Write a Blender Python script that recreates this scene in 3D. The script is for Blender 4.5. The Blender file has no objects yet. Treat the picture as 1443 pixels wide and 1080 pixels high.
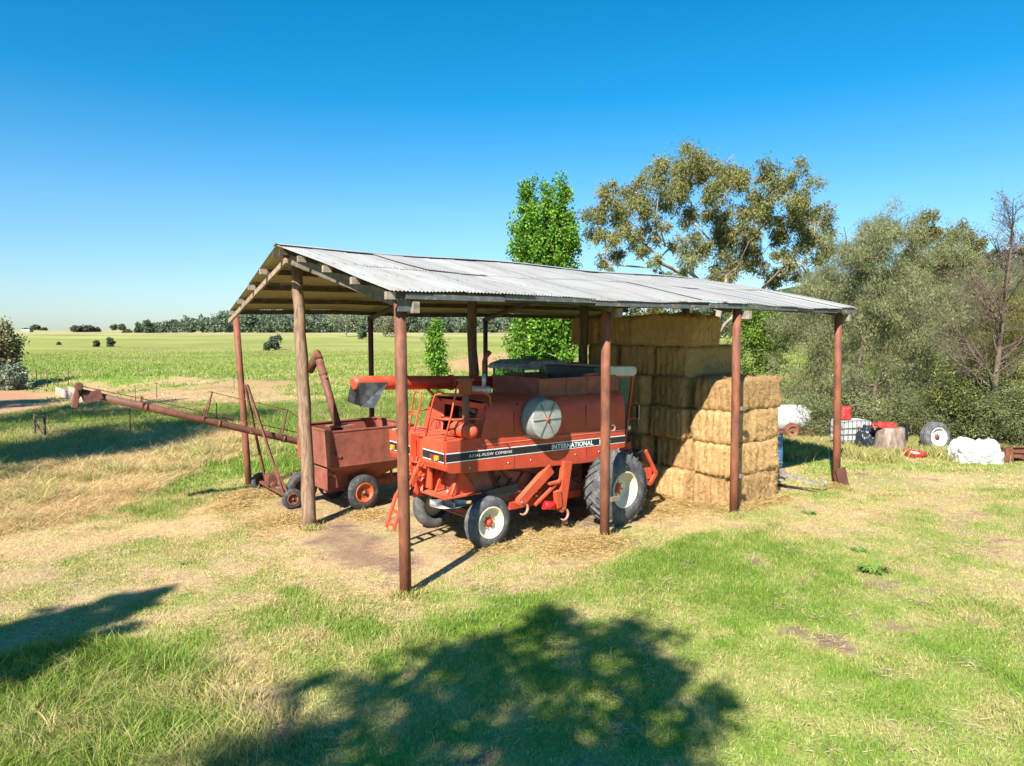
import bpy, math, random
import numpy as np
from mathutils import Vector, Matrix
random.seed(7); RNG = np.random.default_rng(7)
S = bpy.context.scene; COL = S.collection
# ------------------------------------------------------------------ camera, sky, sun, exposure
CH = 4.7; PITCH = math.atan(72/1000)
cd = bpy.data.cameras.new('camera'); cam = bpy.data.objects.new('camera', cd); COL.objects.link(cam)
cam.location = (0, 0, CH); cam.rotation_euler = (math.pi/2-PITCH, 0, 0)
cd.sensor_fit = 'HORIZONTAL'; cd.sensor_width = 36; cd.lens = 36*1000/1443; cd.clip_start = .05; cd.clip_end = 20000
S.camera = cam
SUN_AZ, SUN_EL = math.radians(66), math.radians(41)      # light travels towards SUN_AZ (from +X)
w = bpy.data.worlds.new("World"); S.world = w; w.use_nodes = True
nt = w.node_tree; bg = nt.nodes['Background']
sky = nt.nodes.new('ShaderNodeTexSky'); sky.sky_type = 'NISHITA'; sky.sun_disc = False
sky.sun_elevation = SUN_EL; sky.sun_rotation = math.radians(204)
sky.air_density = 1.0; sky.dust_density = 0.3; sky.ozone_density = 1.5
# clear dry inland air: deeper blue overhead, pale blue instead of yellow at the horizon
_tc = nt.nodes.new('ShaderNodeTexCoord'); _sx = nt.nodes.new('ShaderNodeSeparateXYZ'); _cr = nt.nodes.new('ShaderNodeValToRGB'); _mx = nt.nodes.new('ShaderNodeMix')
nt.links.new(_tc.outputs['Generated'], _sx.inputs[0]); nt.links.new(_sx.outputs[2], _cr.inputs[0])
_e = _cr.color_ramp.elements; _e[0].position = 0; _e[0].color = (.54,.66,.84,1); _e[1].position = .5; _e[1].color = (.0,.68,.97,1)
for _p, _c3 in ((.06,(.55,.72,.87,1)),(.16,(.42,.77,.97,1)),(.30,(.07,.71,.98,1))):
    _k = _e.new(_p); _k.color = _c3
_mx.data_type = 'RGBA'; _mx.blend_type = 'MULTIPLY'; _mx.inputs[0].default_value = 1
nt.links.new(sky.outputs[0], _mx.inputs[6]); nt.links.new(_cr.outputs[0], _mx.inputs[7]); nt.links.new(_mx.outputs[2], bg.inputs[0])
bg.inputs[1].default_value = 0.082
sd = bpy.data.lights.new('sun', 'SUN'); sun = bpy.data.objects.new('sun', sd); COL.objects.link(sun)
sd.energy = 5.0; sd.angle = math.radians(.53); sd.color = (1, .955, .88)
TOSUN = Vector((-math.cos(SUN_AZ)*math.cos(SUN_EL), -math.sin(SUN_AZ)*math.cos(SUN_EL), math.sin(SUN_EL)))
sun.rotation_euler = TOSUN.to_track_quat('Z', 'Y').to_euler(); sun.location = TOSUN*50
S.view_settings.view_transform = 'Standard'; S.view_settings.look = 'None'
S.view_settings.exposure = 1.12; S.view_settings.gamma = 1
S.cycles.max_bounces = 6; S.cycles.transparent_max_bounces = 6; S.cycles.use_denoising = True

# ------------------------------------------------------------------ measuring helpers
_c, _s = math.cos(PITCH), math.sin(PITCH)
def ray(px, py):
    x = (px-721.5)/1000; y = (540-py)/1000
    return Vector((x, _c+y*_s, -_s+y*_c))
def G(px, py, z=0):
    d = ray(px, py); t = (z-CH)/d.z
    return Vector((d.x*t, d.y*t, z))
def AT(px, py, Y):
    d = ray(px, py); t = Y/d.y
    return Vector((d.x*t, Y, CH+d.z*t))

# ------------------------------------------------------------------ noise
def _h(ix, iy, seed):
    n = (ix.astype(np.int64)*374761393 + iy.astype(np.int64)*668265263 + seed*974634777) & 0xffffffff
    n = ((n ^ (n >> 13))*1274126177) & 0xffffffff
    return ((n ^ (n >> 16)) & 0xffff)/65535.
def vn(x, y, s, seed=0):
    x = np.asarray(x, float)/s; y = np.asarray(y, float)/s
    ix = np.floor(x); iy = np.floor(y); fx = x-ix; fy = y-iy
    fx = fx*fx*(3-2*fx); fy = fy*fy*(3-2*fy)
    return (_h(ix, iy, seed)*(1-fx)+_h(ix+1, iy, seed)*fx)*(1-fy)+(_h(ix, iy+1, seed)*(1-fx)+_h(ix+1, iy+1, seed)*fx)*fy
def fbm(x, y, s, seed=0, o=4):
    r = 0; a = .5; t = 0
    for k in range(o):
        r = r+a*vn(x, y, s/2**k, seed+k*17); t += a; a *= .55
    return r/t
def ss(a, b, x):
    t = np.clip((np.asarray(x, float)-a)/(b-a), 0, 1); return t*t*(3-2*t)

# ------------------------------------------------------------------ mesh building
class MB:
    def __init__(s): s.v = []; s.f = []; s.sm = []
    def add(s, vs, fs, smooth=False, M=None):
        o = len(s.v)
        for p in vs:
            s.v.append(tuple(M @ Vector(p)) if M is not None else tuple(p))
        for f in fs: s.f.append([i+o for i in f]); s.sm.append(smooth)
        return s
    def box(s, lo, hi, M=None):
        x0, y0, z0 = lo; x1, y1, z1 = hi
        v = [(x0,y0,z0),(x1,y0,z0),(x1,y1,z0),(x0,y1,z0),(x0,y0,z1),(x1,y0,z1),(x1,y1,z1),(x0,y1,z1)]
        f = [(0,3,2,1),(4,5,6,7),(0,1,5,4),(1,2,6,5),(2,3,7,6),(3,0,4,7)]
        return s.add(v, f, False, M)
    def beam(s, p, q, w, h, up=(0,0,1)):
        p = Vector(p); q = Vector(q); d = (q-p); L = d.length; d.normalize()
        r = d.cross(Vector(up)).normalized(); u = r.cross(d)
        M = Matrix(((d.x,r.x,u.x,p.x),(d.y,r.y,u.y,p.y),(d.z,r.z,u.z,p.z),(0,0,0,1)))
        return s.box((0,-w/2,-h/2), (L,w/2,h/2), M)
    def tube(s, pts, rad, n=10, cap=True, smooth=True):
        pts = [Vector(p) for p in pts]; m = len(pts)
        if not hasattr(rad, '__len__'): rad = [rad]*m
        vs = []; fs = []; pr = None
        for i, p in enumerate(pts):
            t = (pts[min(i+1,m-1)]-pts[max(i-1,0)]).normalized()
            if pr is None:
                r = t.cross(Vector((0,0,1)) if abs(t.z) < .9 else Vector((1,0,0))).normalized()
            else: r = (pr-t*pr.dot(t)).normalized()
            pr = r; u = t.cross(r)
            for k in range(n):
                a = 2*math.pi*k/n; vs.append(p+(r*math.cos(a)+u*math.sin(a))*rad[i])
        for i in range(m-1):
            for k in range(n):
                k2 = (k+1) % n; fs.append((i*n+k, i*n+k2, (i+1)*n+k2, (i+1)*n+k))
        s.add(vs, fs, smooth)
        if cap:
            o = len(s.v)-len(vs)
            s.f.append([o+k for k in range(n)][::-1]); s.f.append([o+(m-1)*n+k for k in range(n)]); s.sm += [False, False]
        return s
    def lathe(s, prof, c, ax, n=32, smooth=True):
        """prof: list of (distance along axis, radius)"""
        ax = Vector(ax).normalized(); c = Vector(c)
        r = ax.cross(Vector((0,0,1)) if abs(ax.z) < .9 else Vector((1,0,0))).normalized(); u = ax.cross(r)
        vs = []; fs = []
        for (d, R) in prof:
            for k in range(n):
                a = 2*math.pi*k/n; vs.append(c+ax*d+(r*math.cos(a)+u*math.sin(a))*max(R,1e-4))
        for i in range(len(prof)-1):
            for k in range(n):
                k2 = (k+1) % n; fs.append((i*n+k, i*n+k2, (i+1)*n+k2, (i+1)*n+k))
        return s.add(vs, fs, smooth)
    def prism(s, poly, y0, y1, M=None):
        """polygon in (x,z), extruded along y"""
        n = len(poly); vs = [(x,y0,z) for x,z in poly]+[(x,y1,z) for x,z in poly]
        fs = [tuple(range(n)), tuple(range(2*n-1,n-1,-1))]+[(i+n,(i+1)%n+n,(i+1)%n,i) for i in range(n)]
        return s.add(vs, fs, False, M)
    def build(s, name, mat, parent=None, bevel=0, label=None, fix=True):
        me = bpy.data.meshes.new(name); me.from_pydata(s.v, [], s.f)
        me.polygons.foreach_set('use_smooth', s.sm)
        if fix:
            import bmesh
            bm = bmesh.new(); bm.from_mesh(me); bmesh.ops.recalc_face_normals(bm, faces=bm.faces); bm.to_mesh(me); bm.free()
        me.materials.append(mat); me.update()
        o = bpy.data.objects.new(name, me); COL.objects.link(o)
        if parent: o.parent = parent
        if bevel:
            b = o.modifiers.new('bevel', 'BEVEL'); b.width = bevel; b.segments = 2; b.limit_method = 'ANGLE'; b.angle_limit = math.radians(40)
        if label: o['label'] = label
        return o
def T(v=(0,0,0), rz=0, rx=0, ry=0):
    return Matrix.Translation(v) @ Matrix.Rotation(rz,4,'Z') @ Matrix.Rotation(ry,4,'Y') @ Matrix.Rotation(rx,4,'X')
def tag(o, label, cat, group=None, kind=None):
    if label: o['label'] = label
    if cat: o['category'] = cat
    if group: o['group'] = group
    if kind: o['kind'] = kind
    return o
def thing(name, label, cat, loc=(0,0,0), rz=0, group=None):
    o = bpy.data.objects.new(name, None); COL.objects.link(o); o.location = loc; o.rotation_euler = (0,0,rz)
    o.empty_display_size = .2
    return tag(o, label, cat, group)
def struct(o): o['kind'] = 'structure'; return o
def npmesh(name, V, F, mat, parent=None, col=None, smooth=False):
    """V (n,3), F (m,k) same-size faces, col (n,3)"""
    V = np.asarray(V, np.float32); F = np.asarray(F, np.int32); m, k = F.shape
    me = bpy.data.meshes.new(name)
    me.vertices.add(len(V)); me.vertices.foreach_set('co', V.ravel())
    me.loops.add(m*k); me.loops.foreach_set('vertex_index', F.ravel())
    me.polygons.add(m); me.polygons.foreach_set('loop_start', np.arange(0, m*k, k, dtype=np.int32))
    me.polygons.foreach_set('loop_total', np.full(m, k, np.int32))
    me.polygons.foreach_set('use_smooth', np.full(m, smooth))
    me.update(calc_edges=True)
    if col is not None:
        a = me.color_attributes.new('Col', 'FLOAT_COLOR', 'POINT')
        c = np.ones((len(V), 4), np.float32); c[:, :3] = col; a.data.foreach_set('color', c.ravel())
    me.materials.append(mat)
    o = bpy.data.objects.new(name, me); COL.objects.link(o)
    if parent: o.parent = parent
    return o

# ------------------------------------------------------------------ materials
MATS = {}
def mat(name, base, rough=.6, metal=0, c2=None, s2=3, lo=.45, hi=.6, var=.12, svar=8, bump=.0, sb=60, c3=None, s3=14, lo3=.62, hi3=.68, stretch=(1,1,1), spec=.4, coord='Object', dust=0):
    if name in MATS: return MATS[name]
    m = bpy.data.materials.new(name); m.use_nodes = True; n = m.node_tree; L = n.links.new
    p = n.nodes['Principled BSDF']; p.inputs['Roughness'].default_value = rough; p.inputs['Metallic'].default_value = metal
    p.inputs['Specular IOR Level'].default_value = spec
    tc = n.nodes.new('ShaderNodeTexCoord'); mp = n.nodes.new('ShaderNodeMapping'); mp.inputs['Scale'].default_value = stretch
    L(tc.outputs[coord], mp.inputs[0])
    def noise(sc, det=5, rg=.6):
        t = n.nodes.new('ShaderNodeTexNoise'); t.inputs['Scale'].default_value = sc; t.inputs['Detail'].default_value = det
        t.inputs['Roughness'].default_value = rg; L(mp.outputs[0], t.inputs['Vector']); return t.outputs['Fac']
    def mr(src, a, b, c=0, d=1):
        r = n.nodes.new('ShaderNodeMapRange'); L(src, r.inputs[0])
        for i, v in zip((1,2,3,4), (a,b,c,d)): r.inputs[i].default_value = v
        return r.outputs[0]
    def mix(a, b, f):
        x = n.nodes.new('ShaderNodeMix'); x.data_type = 'RGBA'; L(f, x.inputs[0])
        if isinstance(a, tuple): x.inputs[6].default_value = (*a,1)
        else: L(a, x.inputs[6])
        if isinstance(b, tuple): x.inputs[7].default_value = (*b,1)
        else: L(b, x.inputs[7])
        return x.outputs[2]
    c = base
    if c2: c = mix(c, c2, mr(noise(s2), lo, hi))
    if c3: c = mix(c, c3, mr(noise(s3, 8, .7), lo3, hi3))
    if var:
        x = n.nodes.new('ShaderNodeMix'); x.data_type = 'RGBA'; x.blend_type = 'MULTIPLY'; x.inputs[0].default_value = 1
        if isinstance(c, tuple): x.inputs[6].default_value = (*c,1)
        else: L(c, x.inputs[6])
        v = mr(noise(svar, 6), .3, .7, 1-var*1.5, 1+var)
        cb = n.nodes.new('ShaderNodeCombineColor'); [L(v, cb.inputs[i]) for i in range(3)]
        L(cb.outputs[0], x.inputs[7]); c = x.outputs[2]
    if dust:
        g = n.nodes.new('ShaderNodeNewGeometry'); sz = n.nodes.new('ShaderNodeSeparateXYZ'); L(g.outputs['Normal'], sz.inputs[0])
        up_ = mr(sz.outputs[2], .2, .95, .10, 1); dn = mr(noise(2.2, 8, .7), .38, .62, 0, dust); mu = n.nodes.new('ShaderNodeMath'); mu.operation = 'MULTIPLY'; L(up_, mu.inputs[0]); L(dn, mu.inputs[1])
        c = mix(c, (.42,.27,.17), mu.outputs[0])
    if isinstance(c, tuple): p.inputs['Base Color'].default_value = (*c,1)
    else: L(c, p.inputs['Base Color'])
    if bump:
        b = n.nodes.new('ShaderNodeBump'); b.inputs['Strength'].default_value = bump; b.inputs['Distance'].default_value = .02
        L(noise(sb, 6), b.inputs['Height']); L(b.outputs[0], p.inputs['Normal'])
    MATS[name] = m; return m
def vcmat(name, rough=.9, transl=0, var=.0, sc=10, bump=0, sb=40, spec=.2, det=8):
    m = bpy.data.materials.new(name); m.use_nodes = True; n = m.node_tree; L = n.links.new
    p = n.nodes['Principled BSDF']; p.inputs['Roughness'].default_value = rough; p.inputs['Specular IOR Level'].default_value = spec
    a = n.nodes.new('ShaderNodeVertexColor'); a.layer_name = 'Col'; c = a.outputs[0]
    if var:
        tc = n.nodes.new('ShaderNodeTexCoord'); t = n.nodes.new('ShaderNodeTexNoise'); t.inputs['Scale'].default_value = sc; t.inputs['Detail'].default_value = det
        t.inputs['Roughness'].default_value = .75
        L(tc.outputs['Object'], t.inputs[0]); r = n.nodes.new('ShaderNodeMapRange'); L(t.outputs[0], r.inputs[0])
        for i, v in zip((1,2,3,4), (.3,.7,1-var,1+var)): r.inputs[i].default_value = v
        x = n.nodes.new('ShaderNodeVectorMath'); x.operation = 'SCALE'; L(c, x.inputs[0]); L(r.outputs[0], x.inputs['Scale']); c = x.outputs[0]
    L(c, p.inputs['Base Color'])
    if bump:
        tc = n.nodes.new('ShaderNodeTexCoord'); t = n.nodes.new('ShaderNodeTexNoise'); t.inputs['Scale'].default_value = sb; t.inputs['Detail'].default_value = 6
        L(tc.outputs['Object'], t.inputs[0]); b = n.nodes.new('ShaderNodeBump'); b.inputs['Strength'].default_value = bump; b.inputs['Distance'].default_value = .05
        L(t.outputs[0], b.inputs['Height']); L(b.outputs[0], p.inputs['Normal'])
    if transl:
        tr = n.nodes.new('ShaderNodeBsdfTranslucent'); L(c, tr.inputs[0]); mx = n.nodes.new('ShaderNodeMixShader'); mx.inputs[0].default_value = transl
        L(p.outputs[0], mx.inputs[1]); L(tr.outputs[0], mx.inputs[2]); L(mx.outputs[0], n.nodes['Material Output'].inputs[0])
    return m
RUST = (.16,.055,.03)
red = mat('red_paint', (.52,.056,.024), .45, dust=.4, c2=(.46,.058,.026), s2=1.6, c3=(.24,.07,.045), s3=9, lo3=.66, hi3=.74, var=.14, svar=3, spec=.45)
redlit = mat('sunlit_red_paint', (.62,.080,.030), .5, dust=.35, c2=(.50,.07,.028), s2=2.2, c3=(.28,.10,.06), s3=13, lo3=.66, hi3=.74, var=.12, svar=4)  # copy of the red with its sunlit orange tone put into the colour
redold = mat('faded_red_paint', (.31,.088,.055), .65, dust=.5, c2=(.23,.07,.045), s2=2.2, c3=(.13,.05,.03), s3=9, lo3=.56, hi3=.7, var=.2, svar=3)
augr = mat('flaking_red_paint', (.20,.068,.045), .65, c2=(.14,.06,.04), s2=5, lo=.4, hi=.55, c3=(.5,.42,.38), s3=11, lo3=.69, hi3=.71, var=.2)
rust = mat('rusty_steel', (.20,.07,.035), .8, c2=(.12,.045,.03), s2=5, c3=(.30,.14,.08), s3=20, var=.22, bump=.2)
postm = mat('red_oxide_pipe', (.25,.085,.042), .68, c2=(.17,.062,.035), s2=3.5, c3=(.13,.05,.035), s3=13, lo3=.55, hi3=.68, var=.25, svar=6, stretch=(1,1,.35), bump=.1)
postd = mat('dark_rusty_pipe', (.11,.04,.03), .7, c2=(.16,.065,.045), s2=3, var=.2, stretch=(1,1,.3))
wood = mat('weathered_log', (.30,.19,.12), .9, c2=(.17,.10,.065), s2=6, lo=.4, hi=.62, c3=(.42,.33,.26), s3=9, var=.2, stretch=(3,3,.35), bump=.6, sb=12)
timber = mat('sawn_grey_timber', (.33,.27,.21), .85, c2=(.22,.17,.13), s2=5, var=.2, bump=.2)
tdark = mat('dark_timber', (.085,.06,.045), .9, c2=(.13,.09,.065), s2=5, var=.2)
galv = mat('galvanised_sheet', (.50,.53,.54), .5, .35, c2=(.42,.45,.47), s2=.5, c3=(.40,.34,.29), s3=1.6, lo3=.66, hi3=.8, var=.07, svar=1.2, spec=.35)
galvu = mat('underside_sheet', (.30,.25,.18), .6, .1, c2=(.24,.19,.13), s2=1.2, var=.15)
galvd = mat('weathered_flashing', (.13,.135,.135), .6, .3, c2=(.34,.24,.17), s2=6, lo=.55, hi=.65, var=.15)
blackrub = mat('tyre_rubber', (.045,.045,.047), .8, c2=(.085,.08,.075), s2=6, var=.25, svar=12, bump=.15)
tyrel = mat('dusty_tyre_rubber', (.085,.085,.088), .82, c2=(.16,.15,.14), s2=5, var=.2, bump=.15)
cream = mat('cream_rim_paint', (.72,.66,.50), .55, c2=(.62,.54,.38), s2=4, c3=(.35,.18,.09), s3=10, lo3=.66, hi3=.72, var=.08)
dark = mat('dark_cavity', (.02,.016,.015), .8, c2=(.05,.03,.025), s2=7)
blackp = mat('black_sheet', (.012,.013,.015), .7, var=.2)
blackdecal = mat('black_decal', (.018,.018,.02), .5, var=.2)
whitedecal = mat('white_decal', (.78,.77,.74), .5, var=.06)
silver = mat('bare_metal', (.55,.55,.54), .35, .6, c2=(.4,.38,.36), s2=6, var=.1)
greyp = mat('pale_grey_paint', (.55,.56,.53), .5, c2=(.45,.46,.44), s2=4, var=.1)
drumg = mat('drum_grey_paint', (.33,.32,.28), .5, c2=(.36,.36,.33), s2=4, var=.08)
darkgrey = mat('dark_grey_paint', (.10,.11,.12), .5, var=.15)
dustyblue = mat('dusty_blue_grey_paint', (.26,.33,.38), .55, c2=(.10,.14,.17), s2=5, lo=.5, hi=.62, c3=(.5,.48,.42), s3=8, var=.15)
orange = mat('orange_lens', (.9,.32,.02), .3, var=.05)
redlens = mat('red_lens', (.25,.02,.02), .3, var=.05)
glassm = bpy.data.materials.new('tinted_glass'); glassm.use_nodes = True
_p = glassm.node_tree.nodes['Principled BSDF']; _p.inputs['Base Color'].default_value = (.45,.75,.62,1); _p.inputs['Roughness'].default_value = .05
_p.inputs['Transmission Weight'].default_value = .9; _p.inputs['IOR'].default_value = 1.1
whitem = mat('white_tarp', (.50,.50,.48), .7, c2=(.42,.42,.40), s2=4, c3=(.35,.28,.2), s3=6, lo3=.68, hi3=.76, var=.08, bump=.3, sb=8)
whitet = mat('streaked_white_tank', (.5,.49,.46), .7, c2=(.3,.28,.25), s2=5, lo=.55, hi=.62, var=.15)
bluep = mat('blue_paint', (.05,.16,.33), .5, var=.15)
orim = mat('orange_rim_paint', (.58,.12,.04), .5, c2=(.35,.08,.03), s2=8, var=.1)
strawm = mat('straw', (.50,.335,.14), .9, c2=(.40,.25,.09), s2=3, lo=.42, hi=.6, c3=(.62,.46,.22), s3=30, lo3=.5, hi3=.62, var=.32, svar=45, bump=1.0, sb=60, stretch=(.6,1,2.2))
bark = mat('grey_bark', (.30,.25,.20), .9, c2=(.17,.13,.10), s2=3, var=.2, stretch=(1,1,.4), bump=.3, sb=10)
palebark = mat('pale_gum_bark', (.42,.35,.29), .8, c2=(.24,.19,.155), s2=2, lo=.42, hi=.56, var=.15, stretch=(1,1,.3))
darkbark = mat('dark_bark', (.10,.07,.055), .9, c2=(.16,.10,.08), s2=3, var=.2)

# ------------------------------------------------------------------ ground
def H(x, y):
    x = np.asarray(x, float); y = np.asarray(y, float)
    z = 4.0*ss(60, 480, y)+2.9*ss(480, 1000, y)
    z = z+1.2*(fbm(x, y, 160, 5)-.5)*ss(60, 300, y)
    z = z+(fbm(x, y, 9, 3)-.5)*.5*ss(38, 70, y)
    z = z+7*ss(500, 640, y)*ss(-.52, -.34, x/np.maximum(y, 1))*(1-ss(900, 1500, y))
    # clay bank beyond the shed, banks of the dam to the left
    z = z+1.3*np.exp(-((x+1)/9)**2-((y-96)/6)**2)
    z = z+.7*np.exp(-((x+34)/12)**2-((y-64)/4)**2)
    # wooded hill to the right
    z = z+52*ss(60, 330, x-.08*y)*ss(120, 420, y)
    return z
def poly_sd(px, py, poly):
    """signed distance (negative inside)"""
    d = np.full(px.shape, 1e9); ins = np.zeros(px.shape, bool); n = len(poly)
    for i in range(n):
        ax, ay = poly[i]; bx, by = poly[(i+1) % n]; ex, ey = bx-ax, by-ay
        t = np.clip(((px-ax)*ex+(py-ay)*ey)/(ex*ex+ey*ey+1e-9), 0, 1)
        d = np.minimum(d, np.hypot(px-ax-t*ex, py-ay-t*ey))
        c = ((ay > py) != (by > py)) & (px < ex*(py-ay)/(ey if abs(ey) > 1e-9 else 1e-9)+ax); ins ^= c
    return np.where(ins, -d, d)
PATCH = [  # outline, dryness, soil, blade height, edge softness
 ([(-60,760),(100,735),(260,712),(340,690),(560,650),(1100,640),(1185,690),(1010,742),(850,800),(700,862),(560,885),(430,838),(390,862),(330,905),(200,900),(-60,975)], .74, .10, .045, .9),
 ([(-80,650),(120,612),(330,600),(430,618),(350,652),(200,700),(60,745),(-80,775)], .84, 0, .30, 1.2),
 ([(-80,560),(280,560),(330,592),(180,612),(90,650),(-80,700)], .38, 0, .28, 1.5),
 ([(130,748),(200,704),(345,640),(352,690),(280,715),(165,752)], .18, 0, .10, .6),
 ([(345,652),(470,640),(570,638),(430,664),(345,690)], .05, 0, .16, .5),
 ([(300,580),(480,560),(640,560),(640,640),(420,640)], .12, 0, .30, 1.5),
 ([(388,700),(440,686),(640,676),(930,686),(1000,700),(960,725),(880,745),(760,775),(600,818),(520,800),(430,762)], .95, .42, .015, .5),
 ([(435,756),(480,740),(550,772),(592,800),(585,814),(540,808),(455,785)], .9, .9, .0, .45),
 ([(388,708),(420,700),(436,722),(436,740),(400,722)], .9, 1, .0, .3),
 ([(700,700),(900,705),(905,735),(860,745),(740,740)], .9, .9, .0, .5),
 ([(385,832),(420,826),(480,862),(560,898),(500,915),(430,880)], .04, 0, .10, .35),
 ([(-80,935),(140,905),(300,940),(430,1000),(600,1060),(640,1200),(-80,1200)], .2, 0, .19, .4),
 ([(400,960),(600,910),(760,840),(900,800),(1010,757),(1130,752),(1280,790),(1400,860),(1500,960),(1500,1200),(450,1200)], .31, 0, .05, .8),
 ([(830,815),(1005,752),(1080,742),(1160,770),(1230,830),(1150,870),(980,865),(850,850)], .14, 0, .085, .7),
 ([(1010,738),(1190,672),(1520,640),(1520,900),(1340,840),(1200,770),(1100,745)], .58, .12, .04, 1.2),
 ([(1100,602),(1520,596),(1520,650),(1100,636)], .45, 0, .22, .8),
 ([(1150,640),(1400,650),(1443,670),(1200,662)], .42, 0, .08, .6),
 ([(-40,545),(30,543),(70,556),(100,575),(20,585),(-60,588)], .8, .8, .0, 1.4),
 ([(-40,548),(25,545),(60,560),(20,575),(-60,575)], .8, 1, .0, 1.0),
 ([(150,553),(330,540),(400,552),(420,566),(300,570),(170,570)], .75, .5, .10, 2.0),
 ([(60,556),(120,545),(160,552),(170,566),(100,572)], .8, .55, .0, 1.0),
 ([(300,546),(420,536),(500,532),(420,545),(330,552)], .6, .7, .0, 2),
 ([(620,524),(650,506),(700,500),(770,503),(800,518),(720,524)], .7, .88, .0, 2.0),
]
PW = [([(G(x, y).x, G(x, y).y) for x, y in P], d, s, h, e) for P, d, s, h, e in PATCH]
def ramp(t, keys):
    t = np.clip(t, 0, 1); xs = [k[0] for k in keys]
    return np.stack([np.interp(t, xs, [k[1][i] for k in keys]) for i in range(3)], -1)
def field(x, y):
    d = .34+.5*(fbm(x, y, 4.0, 11)-.5); s = np.zeros_like(x); h = np.full(x.shape, .09)
    far = ss(45, 62, y); h = h*(1-far)+.22*far
    d = d*(1-far)+far*(.22+.35*(fbm(x, y*2.2, 26, 23)-.5)+.42*ss(260, 380, y)+.12*ss(120, 170, y))
    wx = (fbm(x, y, 1.6, 31)-.5)*2.2+(fbm(x, y, .35, 37)-.5)*.7
    for P, pd, ps, ph, e in PW:
        xs = [p[0] for p in P]; ys = [p[1] for p in P]; q = 3+e*3
        k = (x > min(xs)-q) & (x < max(xs)+q) & (y > min(ys)-q) & (y < max(ys)+q)
        if not k.any(): continue
        sc = 1+np.clip((y[k]-25)/25, 0, 3)
        sdv = poly_sd(x[k], y[k], P)+wx[k]*e*sc
        wgt = 1-ss(-e*sc*.7, e*sc*.7, sdv)
        d[k] = d[k]*(1-wgt)+pd*wgt; s[k] = s[k]*(1-wgt)+ps*wgt; h[k] = h[k]*(1-wgt)+ph*wgt
    n1 = fbm(x, y, 1.3, 41); n2 = fbm(x, y, .45, 47)
    near = 1-ss(75, 110, y)
    d = d+((n1-.5)*.9+(n2-.5)*.8+(fbm(x, y, 2.8, 43)-.5)*.9)*near
    s = np.clip(s+((n2-.5)*1.3+(n1-.5)*.7)*(s > .03)*near, 0, 1)
    s = np.maximum(s, .85*ss(.66, .72, n1*.45+n2*.55)*near*(1-far))
    return np.clip(d, 0, 1), s, h*(1.25-.5*n1)
GREENS = [(0,(.18,.285,.038)),(.25,(.29,.355,.075)),(.5,(.41,.39,.135)),(.75,(.54,.43,.20)),(1,(.68,.49,.245))]
def gcol(x, y, d, s, bladed=False):
    c = ramp(d, GREENS)
    far = ss(90, 150, y)[..., None]
    cf = ramp(d, [(0,(.16,.24,.05)),(.3,(.29,.305,.075)),(.6,(.36,.33,.125)),(1,(.42,.36,.17))])
    c = c*(1-far)+cf*far
    pk = fbm(x, y, 3, 61)
    soil = ramp(pk, [(0,(.15,.085,.082)),(.5,(.20,.115,.105)),(1,(.29,.17,.13))])
    soil2 = np.array((.46,.225,.135)); wy = ss(26, 34, y)[..., None]
    soil = soil*(1-wy)+soil2*wy
    strawf = np.array((.50,.33,.145)); inn = ss(.5, .9, d)*(1-ss(26, 34, y))*ss(.3, .55, vn(x, y, .5, 71))
    soil = soil*(1-.3*inn[..., None])+strawf*.3*inn[..., None]
    c = c*(1-s[..., None])+soil*s[..., None]
    return c
def axis_vals(a, b, step, lo, hi, g=1.09):
    v = list(np.arange(a, b, step)); st = step; t = v[-1]
    while t < hi: st *= g; t += st; v.append(t)
    st = step; t = v[0]
    while t > lo: st *= g; t -= st; v.insert(0, t)
    return np.array(v)
xs = axis_vals(-26, 24, .16, -6000, 6000, 1.04); ys = axis_vals(6.5, 48, .16, -300, 9000, 1.045)
X, Y = np.meshgrid(xs, ys); sh = X.shape; xf, yf = X.ravel(), Y.ravel()
d_, s_, h_ = field(xf, yf)
Z = H(xf, yf)+(fbm(xf, yf, .6, 91)-.5)*.035*(yf < 60)
c_ = gcol(xf, yf, d_, s_)
hill = ss(60, 130, xf-.08*yf)*ss(100, 200, yf)
c_ = c_*(1-hill[:, None])+np.array((.07,.09,.035))*hill[:, None]
idx = np.arange(len(xf)).reshape(sh)
F = np.stack([idx[:-1,:-1], idx[:-1,1:], idx[1:,1:], idx[1:,:-1]], -1).reshape(-1, 4)
c_ = c_*(1+ss(90, 130, yf)*(.55*(fbm(xf*.6, yf*1.6, 40, 301)-.5)+.7*(fbm(xf*.5, yf*1.3, 11, 302)-.5)+.25*(fbm(xf*.2, yf, 90, 303)-.5)))[:, None]
gm = vcmat('ground', .95, var=.34, sc=7, bump=.6, sb=22, spec=.1, det=12)
ground = npmesh('ground', np.stack([xf, yf, Z], -1), F, gm, col=c_*(.92-.12*(1-s_)*(yf<110))[:, None], smooth=True); struct(ground)  # ground colour darkened under grass, as shade in the gaps between blades

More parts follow.
